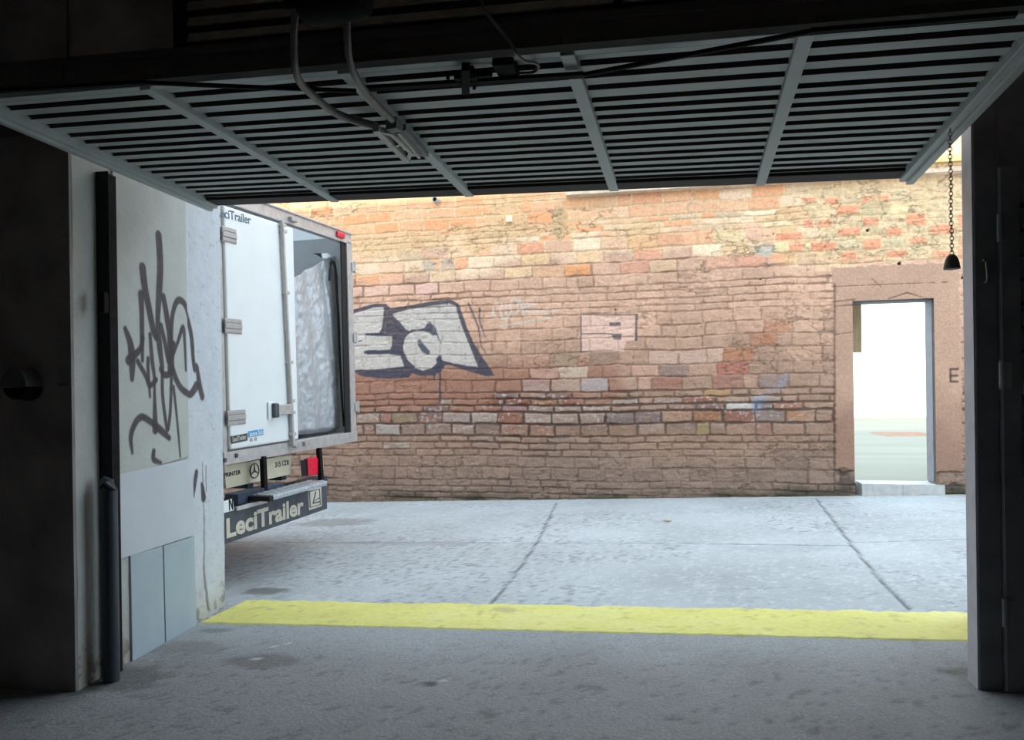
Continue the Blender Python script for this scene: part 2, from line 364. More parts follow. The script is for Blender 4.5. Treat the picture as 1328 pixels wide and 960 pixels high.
    # cement patches
    for px, py, rx, rz, c in ((993, 325, .12, .07, (196, 188, 172)), (556, 345, .11, .08, (196, 178, 158)), (1135, 270, .16, .12, (205, 180, 140)), (725, 290, .1, .25, (200, 168, 128))):
        p = atY(px, py, WY); m = sstep(1.15, .85, np.hypot((X-p[0])/rx, (Z-p[2])/rz)+(n2-.5)*.5); col = lay(col, m*.8, s2l(c))
    col = lay(col, crk*.55*(1-.6*pl), s2l((104, 80, 62))); col = lay(col, chip*.35*(1-pl)*br, s2l((176, 150, 130)))
    # doorway surround paint
    pc = lay(np.broadcast_to(s2l((198, 158, 134)), X.shape+(3,)).copy(), sstep(1.6, .7, Z+(n1-.5)*.5), s2l((172, 134, 114)))
    pc = pc*(.94+.2*(n1-.5)+.1*(n2-.5))[..., None]
    col = lay(col, pl, [0, 0, 0])+pc*pl[..., None]
    for (a, b, wd) in (((1081, 398), (1106, 396), .012), ((1084, 434), (1107, 431), .009), ((1082, 370), (1082, 640), .02), ((1080, 392), (1108, 389), .012), ((1152, 388), (1176, 380), .01), ((1176, 380), (1202, 388), .01), ((1078, 372), (1240, 366), .006), ((1130, 362), (1142, 372), .008), ((1140, 366), (1150, 366), .006)):
        p, q = atY(*a, WY), atY(*b, WY); d, _ = segdist(X, Z, (p[0], p[2]), (q[0], q[2]))
        m = 1-sstep(wd*.3, wd, d+(n2-.5)*.015); col = lay(col, m*.6, s2l((92, 70, 58))); h = h-m*.006
    # dirt and moss along the foot, dark stain left of the step
    g = gz(X, WY); foot = sstep(.16, .0, Z-g+(n1-.5)*.14)
    col = lay(col, foot*.4, s2l((96, 88, 78))); col = lay(col, foot*sstep(.5, .62, fbm(X*1.8, Z*6, 71))*.7, s2l((58, 62, 44)))
    for px, py, rx, rz in ((1098, 630, .13, .13), (1092, 612, .10, .06), (1236, 632, .12, .06)):
        p = atY(px, py, WY); m = sstep(1.2, .6, np.hypot((X-p[0])/rx, (Z-p[2])/rz)+(n2-.5)*.9); col = lay(col, m*.65, s2l((72, 66, 62)))
    for px, py, r in ((1125, 299, .017), (1166, 342, .02), (1249, 360, .017), (986, 362, .008), (798, 402, .008), (1003, 304, .008)):
        p = atY(px, py, WY); m = sstep(r*1.2, r*.8, np.hypot(X-p[0], Z-p[2])); col = lay(col, m, s2l((50, 32, 30))); h = h-m*.03
    # ---- graffiti
    def G(L, ox=440, oy=370, k=.1581): return [tuple(atY(ox+k*a, oy+k*b, WY)[[0, 2]]) for a, b in L]
    INK, WHT = s2l((68, 71, 84)), s2l((208, 196, 186))
    rag = (n2-.5)*.010
    Xr, Zr = X+rag, Z+rag
    box = (X < -1.8) & (X > -5.6) & (Z > .8) & (Z < 3.2)
    def on(mask_fn, c, op=1.):
        nonlocal col
        ys, xs = np.where(box)
        if len(ys) == 0: return
        sl = (slice(ys.min(), ys.max()+1), slice(xs.min(), xs.max()+1))
        m = mask_fn(Xr[sl], Zr[sl])*op*(.82+.18*br[sl]); col[sl] = lay(col[sl], m, c)
    P = lambda L: (lambda x, z: polymask(x, z, G(L), .007))
    S = lambda L, wd, **k: (lambda x, z: strokemask(x, z, G(L, **k), wd, .005))
    on(P([(-260, 320), (100, 205), (300, 150), (390, 155), (420, 190), (560, 170), (750, 135), (900, 115), (980, 150), (1010, 230), (1050, 350), (1100, 470), (1170, 580), (1250, 700), (1275, 742), (1200, 745), (1080, 712), (990, 685), (930, 660), (870, 655), (850, 690), (830, 715), (760, 742), (650, 742), (600, 722), (570, 758), (400, 768), (180, 748), (130, 715), (-260, 720)]), INK, .93)
    on(P([(-260, 370), (110, 237), (290, 182), (365, 180), (368, 215), (352, 345), (330, 390), (230, 393), (222, 412), (320, 418), (435, 420), (430, 500), (415, 530), (260, 535), (215, 545), (230, 570), (400, 565), (500, 578), (520, 620), (532, 665), (330, 688), (140, 695), (-260, 690)]), WHT, .92)
    on(S([(220, 402), (355, 402)], .03), INK, .9); on(S([(215, 550), (235, 545), (500, 548)], .04), INK, .9); on(S([(115, 472), (185, 455)], .02), INK, .8)
    on(P([(440, 235), (570, 200), (740, 172), (900, 152), (955, 170), (975, 240), (1010, 350), (1050, 450), (1090, 550), (1140, 668), (1050, 662), (940, 640), (850, 620), (830, 585), (795, 600), (800, 640), (760, 680), (690, 700), (630, 680), (570, 620), (535, 560), (525, 500), (545, 430), (590, 385), (545, 360), (520, 330), (500, 300), (450, 260)]), WHT, .92)
    on(P([(545, 400), (600, 362), (640, 366), (700, 352), (720, 315), (745, 300), (770, 325), (800, 365), (808, 410), (770, 414), (740, 395), (690, 378), (630, 378), (590, 392)]), INK, .9)
    on(S([(800, 400), (822, 450), (842, 490)], [.02, .015, .008]), INK, .85)
    on(P([(640, 450), (665, 445), (700, 490), (745, 540), (745, 568), (720, 572), (680, 545), (650, 495)]), INK, .9)
    on(S([(825, 590), (832, 650), (800, 690)], .055), INK, .9); on(S([(828, 690), (828, 948)], .028), INK, .85); on(S([(780, 720), (780, 780)], [.045, .015]), INK, .85)
    on(S([(1062, 150), (1140, 340), (1165, 500), (1210, 570)], [.03, .025, .018, .012]), INK, .75); on(S([(1150, 190), (1150, 290), (1200, 430)], [.03, .03, .012]), INK, .7)
    box = (X < 1.) & (X > -2.6) & (Z > 1.3) & (Z < 3.2)
    K = dict(ox=620, oy=370, k=.1657); CHK = s2l((216, 196, 180))
    for L in ([(160, 135), (130, 160), (115, 215), (110, 240), (135, 240)], [(190, 150), (175, 200), (190, 265), (220, 265), (240, 230)], [(240, 160), (215, 190), (220, 230), (240, 245), (265, 200), (250, 155), (240, 160)], [(265, 110), (255, 160), (270, 240), (300, 235), (320, 180), (310, 120), (285, 100), (265, 115)], [(325, 110), (340, 170), (360, 230)], [(340, 135), (450, 155), (340, 185)], [(370, 205), (620, 205)], [(170, 322), (560, 255)]):
        on(S(L, .028, **K), CHK, .9)
    Q = lambda L: (lambda x, z: polymask(x, z, G(L, **K), .008))
    on(Q([(808, 238), (1238, 238), (1232, 430), (1160, 440), (1140, 515), (812, 520)]), s2l((234, 192, 172)), .9)
    for L, wd in (([(803, 240), (806, 385), (806, 518)], .02), ([(800, 230), (1000, 232), (1250, 230)], .014), ([(1240, 235), (1236, 430)], .032), ([(806, 380), (1050, 380)], .016), ([(812, 520), (900, 520)], .014)): on(S(L, wd, **K), INK, .8)
    on(Q([(1025, 290), (1115, 290), (1117, 322), (1030, 324)]), INK, .8); on(Q([(1045, 380), (1125, 378), (1120, 425), (1060, 425)]), INK, .8)
    box = (X > .8) & (X < 3.4) & (Z < 2.4)
    K = dict(ox=960, oy=440, k=.2813)
    for L in ([(1000, 138), (966, 138), (969, 195), (1000, 195)], [(968, 168), (998, 168)]): on(S(L, .028, **K), s2l((78, 62, 58)), .85)
    K = dict(ox=740, oy=450, k=.2108)
    on(lambda x, z: strokemask(x, z, G([(1110, 375), (1150, 345)], **K), .13, .06)*.7, s2l((128, 150, 176)), .9)
    on(lambda x, z: strokemask(x, z, G([(1170, 310), (1290, 245), (1330, 180)], **K), .07, .04)*.5, s2l((150, 156, 170)), .8)
    on(lambda x, z: strokemask(x, z, G([(915, 185), (918, 245)], **K), .05, .015), s2l((214, 176, 110)), .8)
    return h, col, bid
dxs = .0115; xs = np.arange(-9.0, 5.2, dxs); zs = np.arange(-.45, 4.0, .0092)
X, Z = np.meshgrid(xs, zs); h, col, _ = brick_wall(X, Z, 'lower')
hx0, hx1, hz1 = float(atY(1107, 500, WY)[0]), float(atY(1212.5, 500, WY)[0]), 2.44
h = np.where(Z > 3.94, np.minimum(h, .0), h)
P = np.stack([X, WY-h, Z], -1)
cx, cz = (X[:-1, :-1]+X[1:, 1:])/2, (Z[:-1, :-1]+Z[1:, 1:])/2
keep = ~((cx > hx0) & (cx < hx1) & (cz < hz1))
wb = grid('wall_far', P, col.clip(0, .95), M_brick, keep)
struct(wb, 'old brick wall across the street, bare orange above and brown paint below', 'wall')
xs = np.arange(-9.0, 5.2, .03); zs = np.arange(4.0, 5.3, .02); X, Z = np.meshgrid(xs, zs); h, col, _ = brick_wall(X, Z, 'upper')
P = np.stack([X, WY+.02-h, Z], -1)
o = grid('wall_far_top', P, col.clip(0, .95), M_brick); struct(o, 'upper courses of the street brick wall above the ledge', 'wall')
# core of the wall behind the brick skin, with the doorway reveal
mb = MB(); mb.box(-9, hx0, WY+.03, WY+.31, -.45, 5.28).box(hx1, 5.2, WY+.03, WY+.31, -.45, 5.28).box(hx0, hx1, WY+.03, WY+.31, hz1, 5.28)
M_reveal = mat('reveal_mortar', (.22, .205, .20), .85, nscale=10, namp=.15, bump=.4)
struct(mb.build('wall_far_core', M_reveal), 'masonry core and doorway reveal of the street wall', 'wall')
# cement ledge high on the wall
l0, l1 = atY(735, 250, WY), atY(1330, 213, WY)
mb = MB(); n = 40
for i in range(n):
    a, b = l0+(l1-l0)*i/n, l0+(l1-l0)*(i+1)/n; j = random.uniform(-.006, .006)
    mb.hexa([(a[0], WY-.10+j, a[2]-.055), (a[0], WY+.05, a[2]-.075), (a[0], WY+.05, a[2]+.02), (a[0], WY-.09+j, a[2]-.01)], [(b[0], WY-.10+j, b[2]-.055), (b[0], WY+.05, b[2]-.075), (b[0], WY+.05, b[2]+.02), (b[0], WY-.09+j, b[2]-.01)])
M_ledge = mat('cement_ledge', (.62, .47, .34), .85, nscale=8, namp=.2, bump=.4)
struct(mb.build('trim_1', M_ledge), 'cement ledge running along the top of the brick wall', 'ledge')
a = atY(1100, 218, WY); b = atY(1330, 204, WY)
mb = MB(); mb.hexa([(a[0], WY-.03, a[2]), (a[0], WY+.05, a[2]), (a[0], WY+.05, a[2]+.07), (a[0], WY-.03, a[2]+.07)], [(b[0], WY-.03, b[2]), (b[0], WY+.05, b[2]), (b[0], WY+.05, b[2]+.07), (b[0], WY-.03, b[2]+.07)])
struct(mb.build('trim_2', mat('ochre_band', (.66, .50, .22), .8, nscale=8, namp=.15)), 'ochre band of cement above the ledge', 'ledge')
# doorway: step, lintel board
p0 = atY(1113, 641, WY-.1)
zst = float(atY(1160, 628, WY+.0)[2])
mb = MB(); xs = np.linspace(2.06, 2.97, 9)
for i in range(8):
    x0, x1 = xs[i], xs[i+1]; j = random.uniform(-.008, .008)
    mb.hexa([(x0, WY-.07+j, -.1), (x0, WY+.36, -.1), (x0, WY+.36, zst), (x0, WY-.02+j, zst)], [(x1, WY-.07+j, -.1), (x1, WY+.36, -.1), (x1, WY+.36, zst), (x1, WY-.02+j, zst)])
struct(mb.build('trim_3', M_step), 'worn pale stone step in the doorway of the brick wall', 'step')
mb = MB(); mb.box(hx0-.08, hx0+.165, WY+.31, WY+.35, 1.83, 2.5)
b = mb.build('board', M_wood, bevel=.004); tag(b, 'tan board fixed behind the upper left corner of the doorway', 'board')
mb = MB(); mb.box(hx1-.012, hx1, WY+.05, WY+.31, .25, 2.44); mb.box(hx0, hx1-.012, WY+.05, WY+.31, 2.425, 2.44)
struct(mb.build('trim_4', mat('grey_jamb', (.20, .19, .20), .6)), 'grey metal jamb along the right side of the doorway', 'door frame')
# yard beyond
mb = MB(); ye = WY+.31
ydepth = float(EYEP[1]+ray(1160, 541)[1]*((.2-EYE)/ray(1160, 541)[2]))
mb.box(-4, 26, ye, ydepth, -.1, .2)
struct(mb.build('ground', M_yard), 'pale concrete yard seen through the doorway', 'ground')
mb = MB(); mb.box(-4, 26, ydepth, ydepth+.3, -.1, 9)
struct(mb.build('wall_yard', M_whitewall), 'sunlit white wall at the back of the yard', 'wall')
r0 = lambda x, y: EYEP+ray(x, y)*((.205-EYE)/ray(x, y)[2])
gr = empty('drain_grate', tuple(r0(1170, 563))); gr.location.z = .2
tag(gr, 'long reddish drain grate in the yard floor beyond the doorway', 'drain')
pa, pb, pc = r0(1139, 563), r0(1199, 562), r0(1170, 559); yy0, yy1 = r0(1168, 566)[1], pc[1]
mb = MB(); wg = abs(pb[0]-pa[0])/2
mb = None
for s in (-1, 1):
    mb = MB(); mb.box(-wg, wg, s*.8-.05, s*.8+.05, 0, .012); mb.build('edge_bar', M_redgrate, gr)
mb = MB()
for i in range(15): x = -wg+2*wg*i/14; mb.box(x-.012, x+.012, -.8, .8, 0, .01)
mb.build('bars', M_redgrate, gr)
# fittings on the wall
p = atY(567, 261, WY); pr = empty('wall_pipe', (p[0], WY-.01, p[2])); tag(pr, 'short grey pipe end with a dark bore poking from the top of the brick wall', 'pipe')
mb = MB(); mb.lathe([(.042, 0), (.042, -.09), (.034, -.10), (.028, -.10), (.026, -.03), (.001, -.03)], 20, ax='y'); mb.build('pipe', mat('pale_pipe', (.45, .43, .40), .6), pr, smooth=True)
mb = MB(); mb.lathe([(.025, -.035), (.025, -.085), (.001, -.085)], 16, ax='y'); mb.build('bore', M_black, pr)
p = atY(661, 285, WY); mb = MB(); mb.box(-.042, .042, -.05, .03, -.042, .042)
o = mb.build('junction_box', M_capcream, bevel=.008); o.location = (p[0], WY-.012, p[2]); tag(o, 'small square cream box set in the brick wall above the white scribble', 'box')

# ================================================================== street pavement, garage floor, yellow line
YB = 4.66
xs = np.arange(-9, 5.2, .025); ys = np.arange(YB-.04, WY+.05, .025); X, Y = np.meshgrid(xs, ys)
n1, n2, n3 = fbm(X*1.2, Y*1.2, 200), fbm(X*16, Y*16, 210), fbm(X*.4, Y*.5, 220)
col = np.broadcast_to(np.array([.405, .430, .446]), X.shape+(3,))*(.80+.40*n1+.14*(n2-.5))[..., None]
spk = sstep(.60, .70, fbm(X*30, Y*26, 230, 2))*sstep(.42, .6, fbm(X*.8+4, Y*1.3, 240))
col = lay(col, spk*.7, [.22, .22, .24])
spl = sstep(.66, .74, fbm(X*34, Y*30, 235, 2)); col = lay(col, spl*.45, [.6, .6, .6])
hh = (n2-.5)*.004
for L, wd, op in (([(722, 652), (695, 706), (668, 745), (635, 784)], .02, .8), ([(1058, 646), (1105, 707), (1150, 762), (1180, 790)], .022, .8), ([(250, 703), (420, 703.5), (690, 704.5), (860, 704.5), (960, 706), (1030, 706.5), (1105, 708)], .014, .75), ([(940, 705.5), (1105, 708)], .025, .7), ([(1105, 704), (1270, 698.5)], .016, .65), ([(700, 689), (715, 695), (735, 695)], .012, .5), ([(1040, 748), (1060, 751)], .012, .5)):
    pts = [tuple(atG(*q)[:2]) for q in L]; m = strokemask(X+(n2-.5)*.02, Y+(n2-.5)*.02, pts, wd, .01); col = lay(col, m*op, [.06, .06, .065]); hh = hh-m*.008
for px, py, rx, ry, c, op in ((344, 767, .17, .10, (.13, .13, .12), .8), (470, 704, .45, .06, (.25, .25, .26), .5), (560, 705, .5, .1, (.3, .3, .32), .5), (1020, 712, .5, .15, (.32, .33, .36), .4), (430, 678, .5, .28, (.2, .19, .18), .6)):
    p = atG(px, py); m = sstep(1.2, .7, np.hypot((X-p[0])/rx, (Y-p[1])/ry)+(n2-.5)*.7+(n1-.5)*.6); col = lay(col, m*op, c)
edge = sstep(.22, .0, WY-Y+(n1-.5)*.25); col = lay(col, edge*.35, [.5, .46, .40])
edge2 = sstep(.05, .0, WY-.02-Y+(n2-.5)*.05); col = lay(col, edge2*.6, [.16, .15, .13])
o = grid('pavement', np.stack([X, Y, gz(X, Y)+hh], -1), col.clip(.02, .9), M_pave); struct(o, 'pale worn concrete street slab with cracks and joints', 'pavement')
xs = np.arange(-7, 5.2, .03); ys = np.arange(-4.5, YB+.02, .03); X, Y = np.meshgrid(xs, ys)
n1, n2 = fbm(X*1.1, Y*1.1, 300), fbm(X*14, Y*14, 310)
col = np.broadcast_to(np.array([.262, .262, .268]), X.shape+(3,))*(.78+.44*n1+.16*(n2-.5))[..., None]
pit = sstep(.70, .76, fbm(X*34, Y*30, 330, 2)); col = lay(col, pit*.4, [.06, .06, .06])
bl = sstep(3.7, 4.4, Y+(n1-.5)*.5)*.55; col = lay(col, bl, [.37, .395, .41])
for px, py, rx, ry, c, op in ((557, 887, .06, .045, (.05, .045, .04), .85), (1250, 872, .12, .07, (.08, .075, .07), .75), (340, 858, .22, .12, (.13, .11, .10), .6), (280, 818, .12, .05, (.12, .12, .12), .6), (160, 880, .25, .2, (.09, .085, .08), .6), (250, 840, .3, .12, (.14, .12, .11), .4), (1265, 880, .10, .3, (.2, .19, .18), .5)):
    p = atG(px, py); m = sstep(1.2, .6, np.hypot((X-p[0])/rx, (Y-p[1])/ry)+(n2-.5)*.9+(n1-.5)*.7); col = lay(col, m*op, c)
for px, py, r in ((332, 854, .02), (356, 838, .014), (373, 834, .012), (572, 884, .013), (603, 868, .008), (470, 842, .008)):
    p = atG(px, py); m = sstep(1.1, .8, np.hypot((X-p[0])/r/1.6, (Y-p[1])/r)+(n2-.5)*.4); col = lay(col, m*.8, [.6, .6, .6])
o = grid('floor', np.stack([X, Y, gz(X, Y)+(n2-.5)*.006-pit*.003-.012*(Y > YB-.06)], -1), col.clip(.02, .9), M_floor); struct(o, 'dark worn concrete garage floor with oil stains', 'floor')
fa, fb, na, nb = atG(318, 779), atG(1276, 795.2), atG(256, 809), atG(1274, 833.5)
u = np.linspace(0, 1, 330); v = np.linspace(0, 1, 40); U, V = np.meshgrid(u, v)
near = na[:2]+(nb-na)[:2]*U[..., None]; far = fa[:2]+(fb-fa)[:2]*U[..., None]
far = far+np.stack([0*U, (fbm(U*60, U*0, 410, 3)-.5)*.07], -1); near = near+np.stack([0*U, (fbm(U*90, U*0+9, 415, 3)-.5)*.02], -1)
XY = near*(1-V[..., None])+far*V[..., None]; X, Y = XY[..., 0], XY[..., 1]
n1, n2 = fbm(X*2, Y*2, 420), fbm(X*18, Y*18, 430)
col = np.broadcast_to(np.array([.70, .655, .19]), X.shape+(3,))*(.86+.28*n1)[..., None]
col = lay(col, sstep(.55, .85, n1+.1)*.5, [.70, .66, .30]); col = lay(col, sstep(.66, .76, n2)*.5, [.42, .38, .14])
for px, py, r in ((655, 792, .09), (380, 787, .03), (352, 791, .03)):
    p = atG(px, py); m = sstep(1, .5, np.hypot((X-p[0])/r/1.5, (Y-p[1])/r)+(n2-.5)*1.6); col = lay(col, m*.6, [.38, .34, .2])
ZZ = gz(X, Y)+.006+(n2-.5)*.002; bd = (V < .001) | (V > .999) | (U < .0001) | (U > .9999); ZZ = np.where(bd, gz(X, Y)-.01, ZZ)
o = grid('painted_line', np.stack([X, Y, ZZ], -1), col.clip(0, .9), M_yellow); tag(o, 'broad yellow painted line across the garage threshold', 'line')
lf = atG(865, 677); mb = MB(); mb.prism([(-.05, 0, .004), (-.02, .02, .012), (.03, .018, .006), (.055, -.004, .014), (.01, -.02, .004)], (0, 0, .003))
o = mb.build('dry_leaf', mat('dry_leaf', (.42, .26, .12), .8)); o.location = (lf[0], lf[1], lf[2]+.004); tag(o, 'curled brown dry leaf lying on the street slab', 'leaf')

# ================================================================== left side of the opening
P0, P1 = np.array([-3.098, 3.338]), np.array([-3.265, 4.876]); Ld = (P1-P0)/np.linalg.norm(P1-P0); Ln = np.array([Ld[1], -Ld[0]]); LEN = float(np.linalg.norm(P1-P0))
def LW(px, py, off=0.):
    n3 = np.array([Ln[0], Ln[1], 0]); p = atplane(px, py, (P0[0]+Ln[0]*off, P0[1]+Ln[1]*off, 0), n3)
    return float(np.dot(p[:2]-P0, Ld)), float(p[2])
def LP(s, z, off=0.): q = P0+Ld*s+Ln*off; return (q[0], q[1], z)
strokes = []
def ST(L, w, oy=280): strokes.append(([LW(140+.2083*a, oy+.2083*b, .012) for a, b in L], [q*.2083/215*1.8 for q in (w if isinstance(w, list) else [w]*len(L))]))
ST([(315, 125), (325, 300), (318, 480), (310, 650), (320, 800), (338, 940)], [40, 40, 38, 30, 34, 26])
ST([(215, 325), (230, 450), (252, 560), (280, 700), (300, 755)], [40, 38, 36, 34, 30])
ST([(205, 490), (210, 600), (212, 740), (215, 900)], [34, 28, 26, 18])
ST([(108, 705), (140, 800), (150, 900), (150, 1015)], [22, 34, 40, 22])
ST([(215, 760), (200, 830), (128, 900)], [26, 24, 34])
ST([(185, 90), (235, 180), (260, 240), (300, 205)], 22, 450)
ST([(262, 740), (275, 900), (288, 1000), (290, 1116), (295, 1330)], [20, 24, 20, 18, 36])
ST([(250, 890), (250, 960), (262, 1125)], [20, 20, 14])
ST([(345, 505), (365, 620), (385, 760), (390, 960)], [30, 34, 36, 40])
ST([(395, 960), (395, 700), (410, 580), (440, 525), (480, 555), (508, 650), (530, 760), (548, 950), (562, 936), (580, 1050), (598, 1125)], [24, 26, 26, 28, 28, 26, 28, 24, 24, 34, 34])
ST([(410, 860), (440, 770), (468, 695), (478, 800), (485, 960)], [14, 20, 24, 18, 14])
ST([(330, 685), (350, 770), (375, 900)], 26)
ST([(410, -20), (398, 100), (420, 190), (460, 262), (520, 295), (560, 245)], [24, 30, 30, 28, 30, 40], 450)
ST([(330, 140), (355, 175), (395, 165)], 26, 450)
ST([(338, 160), (340, 300), (358, 450), (372, 515), (388, 400), (395, 200)], 20, 450)
ST([(408, 250), (425, 400), (440, 560), (450, 685)], [18, 16, 14, 11], 450)
ST([(152, 660), (142, 560), (170, 475), (212, 437), (270, 470), (330, 520), (382, 568)], [14, 24, 26, 26, 26, 30, 22], 450)
ST([(285, 650), (285, 700), (330, 722)], [22, 24, 14], 450)
ST([(562, 782), (552, 840), (540, 930)], [26, 26, 20], 450)
ST([(596, 858), (606, 940)], [22, 36], 450); ST([(622, 740), (622, 900)], 5, 450)
def smooth_stroke(L, w, k=6):
    P_ = np.array([(a, b, c) for (a, b), c in zip(L, w)]); out = []
    for i in range(len(P_)-1):
        p0, p1, p2, p3 = P_[max(i-1, 0)], P_[i], P_[i+1], P_[min(i+2, len(P_)-1)]
        for j in range(k):
            t = j/k; out.append(.5*((2*p1)+(-p0+p2)*t+(2*p0-5*p1+4*p2-p3)*t*t+(-p0+3*p1-3*p2+p3)*t**3))
    out.append(P_[-1]); return [(q[0], q[1]) for q in out], [q[2] for q in out]
STR = [smooth_stroke(*q) for q in strokes]
TAG = np.array([.055, .047, .055])
def paint_tag(S, Zz, col):
    n = fbm(S*30, Zz*30, 510)
    for L, w in STR: col = lay(col, strokemask(S, Zz, L, w, .007)*(.9+.1*n), TAG)
    return col
s_ = np.arange(0, LEN+.004, .006); z_ = np.arange(-.2, 2.78, .006); S, Zz = np.meshgrid(s_, z_); s_[-1] = LEN; S, Zz = np.meshgrid(s_, z_)
n1, n2 = fbm(S*3, Zz*3, 520), fbm(S*22, Zz*22, 530)
col = np.broadcast_to(np.array([.46, .46, .44]), S.shape+(3,))*(.92+.16*n1)[..., None]
sp = LW(243, 500)[0]
col = lay(col, sstep(sp-.01, sp+.01, S), np.array([.55, .585, .63]))
bot = sstep(.35, .0, Zz+.13+(n1-.5)*.5); col = lay(col, bot*.5, [.36, .31, .24]); col = lay(col, bot*sstep(.5, .62, n2)*.7, [.16, .13, .11])
crk = [LW(263, 600), LW(265, 680), LW(264, 740), LW(268, 775), LW(270, 790)]
crkm = strokemask(S+(n2-.5)*.03, Zz, crk, [.008, .012, .02, .03, .03], .005); col = lay(col, crkm*.7, [.15, .14, .13])
pits = sstep(.78, .80, fbm(S*30, Zz*30, 540, 2))*(S > sp); col = lay(col, pits*.35, [.3, .29, .28])
flk = sstep(.62, .7, fbm(S*14, Zz*6, 545, 3))*(S < LW(172, 800)[0])*(S > LW(152, 800)[0])*(Zz < 1.0); col = lay(col, flk*.6, [.2, .2, .2])
col = paint_tag(S, Zz, col)
q = P0+Ld*S[..., None]+Ln*((n1-.5)*.008-crkm*.006+(n2-.5)*.003)[..., None]
o = grid('wall_left', np.concatenate([q, Zz[..., None]], -1), col.clip(0, .9), M_plaster); struct(o, 'pale plastered side wall of the opening ending in a white corner pillar', 'wall')
# masonry behind that face (also carries the facade)
mb = MB(); mb.hexa([(P0[0]-.01, P0[1]+.005, -.4), (P1[0]-.006, P1[1]-.004, -.4), (-12, P1[1]-.004, -.4), (-12, P0[1]+.005, -.4)], [(P0[0]-.01, P0[1]+.005, 6.12), (P1[0]-.006, P1[1]-.004, 6.12), (-12, P1[1]-.004, 6.12), (-12, P0[1]+.005, 6.12)])
struct(mb.build('wall_facade', M_facade), 'rendered front of the garage building left of the opening', 'wall')
mb = MB(); mb.box(-12, P0[0], 3.318, 3.338, -.4, 3.6)
struct(mb.build('wall_front', M_dark), 'black painted inner wall left of the opening', 'wall')
# sheets on the side wall
def sheet(name, quad, z1, thick, m, label, cat, group=None, painted=False, colr=None):
    if painted:
        s0, s1 = LW(*quad[0], .012)[0], LW(*quad[1], .012)[0]; zb0, zb1 = LW(*quad[2], .012)[1], LW(*quad[3], .012)[1]
        a = np.linspace(s0, s1, 190); b = np.linspace(0, 1, 360); A_, B_ = np.meshgrid(a, b)
        zb = zb0+(zb1-zb0)*(A_-s0)/(s1-s0); Zq = zb+(z1-zb)*B_
        n1 = fbm(A_*3, Zq*2, 560); c = np.broadcast_to(np.array(colr), A_.shape+(3,))*(.95+.10*n1)[..., None]
        c = paint_tag(A_, Zq, c); ed = (A_ == A_.min()) | (A_ == A_.max()) | (B_ == 0) | (B_ == 1)
        off = np.where(ed, .0, thick); q = P0+Ld*A_[..., None]+Ln*off[..., None]
        o = grid(name, np.concatenate([q, Zq[..., None]], -1), c.clip(0, .9), m, smooth=False)
    else:
        pts = [LW(*p_, thick) for p_ in quad]; mb = MB()
        mb.hexa([LP(s, z, 0.) for s, z in pts], [LP(s, z, thick) for s, z in pts]); o = mb.build(name, m, bevel=.002)
    return tag(o, label, cat, group)
sheet('wall_board', [(148, 400), (243, 400), (156, 620), (251, 592)], 2.72, .012, M_plaster, 'tall pale board with a black spray-painted tag beside the dark door guide', 'board', painted=True, colr=(.46, .475, .455))
sheet('wall_board', [(155, 616), (250, 594), (252.5, 694), (157, 725)], 0, .014, M_white_sheet, 'clean whitish board fixed below the spray-painted board', 'board')
sheet('wall_board', [(169.5, 720.5), (211, 708.5), (214, 834.5), (172, 858)], 0, .013, M_grey_sheet, 'low grey-blue board at the floor next to the dark door guide', 'board')
sheet('wall_board', [(212.5, 708), (252, 696), (255, 812), (215.5, 833.5)], 0, .013, M_grey_sheet, 'low grey-blue board at the floor next to the white corner pillar', 'board')
# door guide (track post)
g0, g1, g2 = LW(126, 400)[0], LW(143, 400, .075)[0], LW(153, 400, .05)[0]
gzb = float(gz(-3.14, 3.65))
dg = empty('door_guide', LP(g1, gzb)); tag(dg, 'black steel door guide post standing against the pale side wall', 'guide post')
inv = Matrix.Translation(-dg.location)
mb = MB(); mb.hexa([LP(g0, gzb-.02, .0), LP(g1, gzb-.02, .0), LP(g1, gzb-.02, .075), LP(g0, gzb-.02, .075)], [LP(g0, 2.63, .0), LP(g1, 2.63, .0), LP(g1, 2.63, .075), LP(g0, 2.63, .075)])
mb.build('channel', M_guide, dg, mtx=inv, bevel=.004)
mb = MB(); mb.hexa([LP(g1, gzb-.02, .0), LP(g2, gzb-.02, .0), LP(g2, gzb-.02, .05), LP(g1, gzb-.02, .05)], [LP(g1, 2.63, .0), LP(g2, 2.63, .0), LP(g2, 2.63, .05), LP(g1, 2.63, .05)])
mb.build('flange', M_black, dg, mtx=inv, bevel=.003)
zt = LW(136, 622, .08)[1]; sgu = LW(141, 700, .09)[0]; mb = MB()
mb.tube([LP(sgu, gzb-.02, .095), LP(sgu, zt-.06, .095), LP(sgu, zt-.02, .085), LP(sgu, zt, .06)], [.042, .042, .036, .02], 14)
mb.build('guard_tube', mat('guard_blue_grey', (.035, .045, .06), .4), dg, mtx=inv, smooth=True)
lz = LW(134, 393, .08); mb = MB(); mb.hexa([LP(lz[0]-.03, lz[1]-.055, .07), LP(lz[0]+.01, lz[1]-.055, .07), LP(lz[0]+.01, lz[1]-.055, .105), LP(lz[0]-.03, lz[1]-.055, .105)], [LP(lz[0]-.03, lz[1]+.055, .07), LP(lz[0]+.01, lz[1]+.055, .07), LP(lz[0]+.01, lz[1]+.055, .105), LP(lz[0]-.03, lz[1]+.055, .105)])
mb.build('latch', M_black, dg, mtx=inv, bevel=.006)
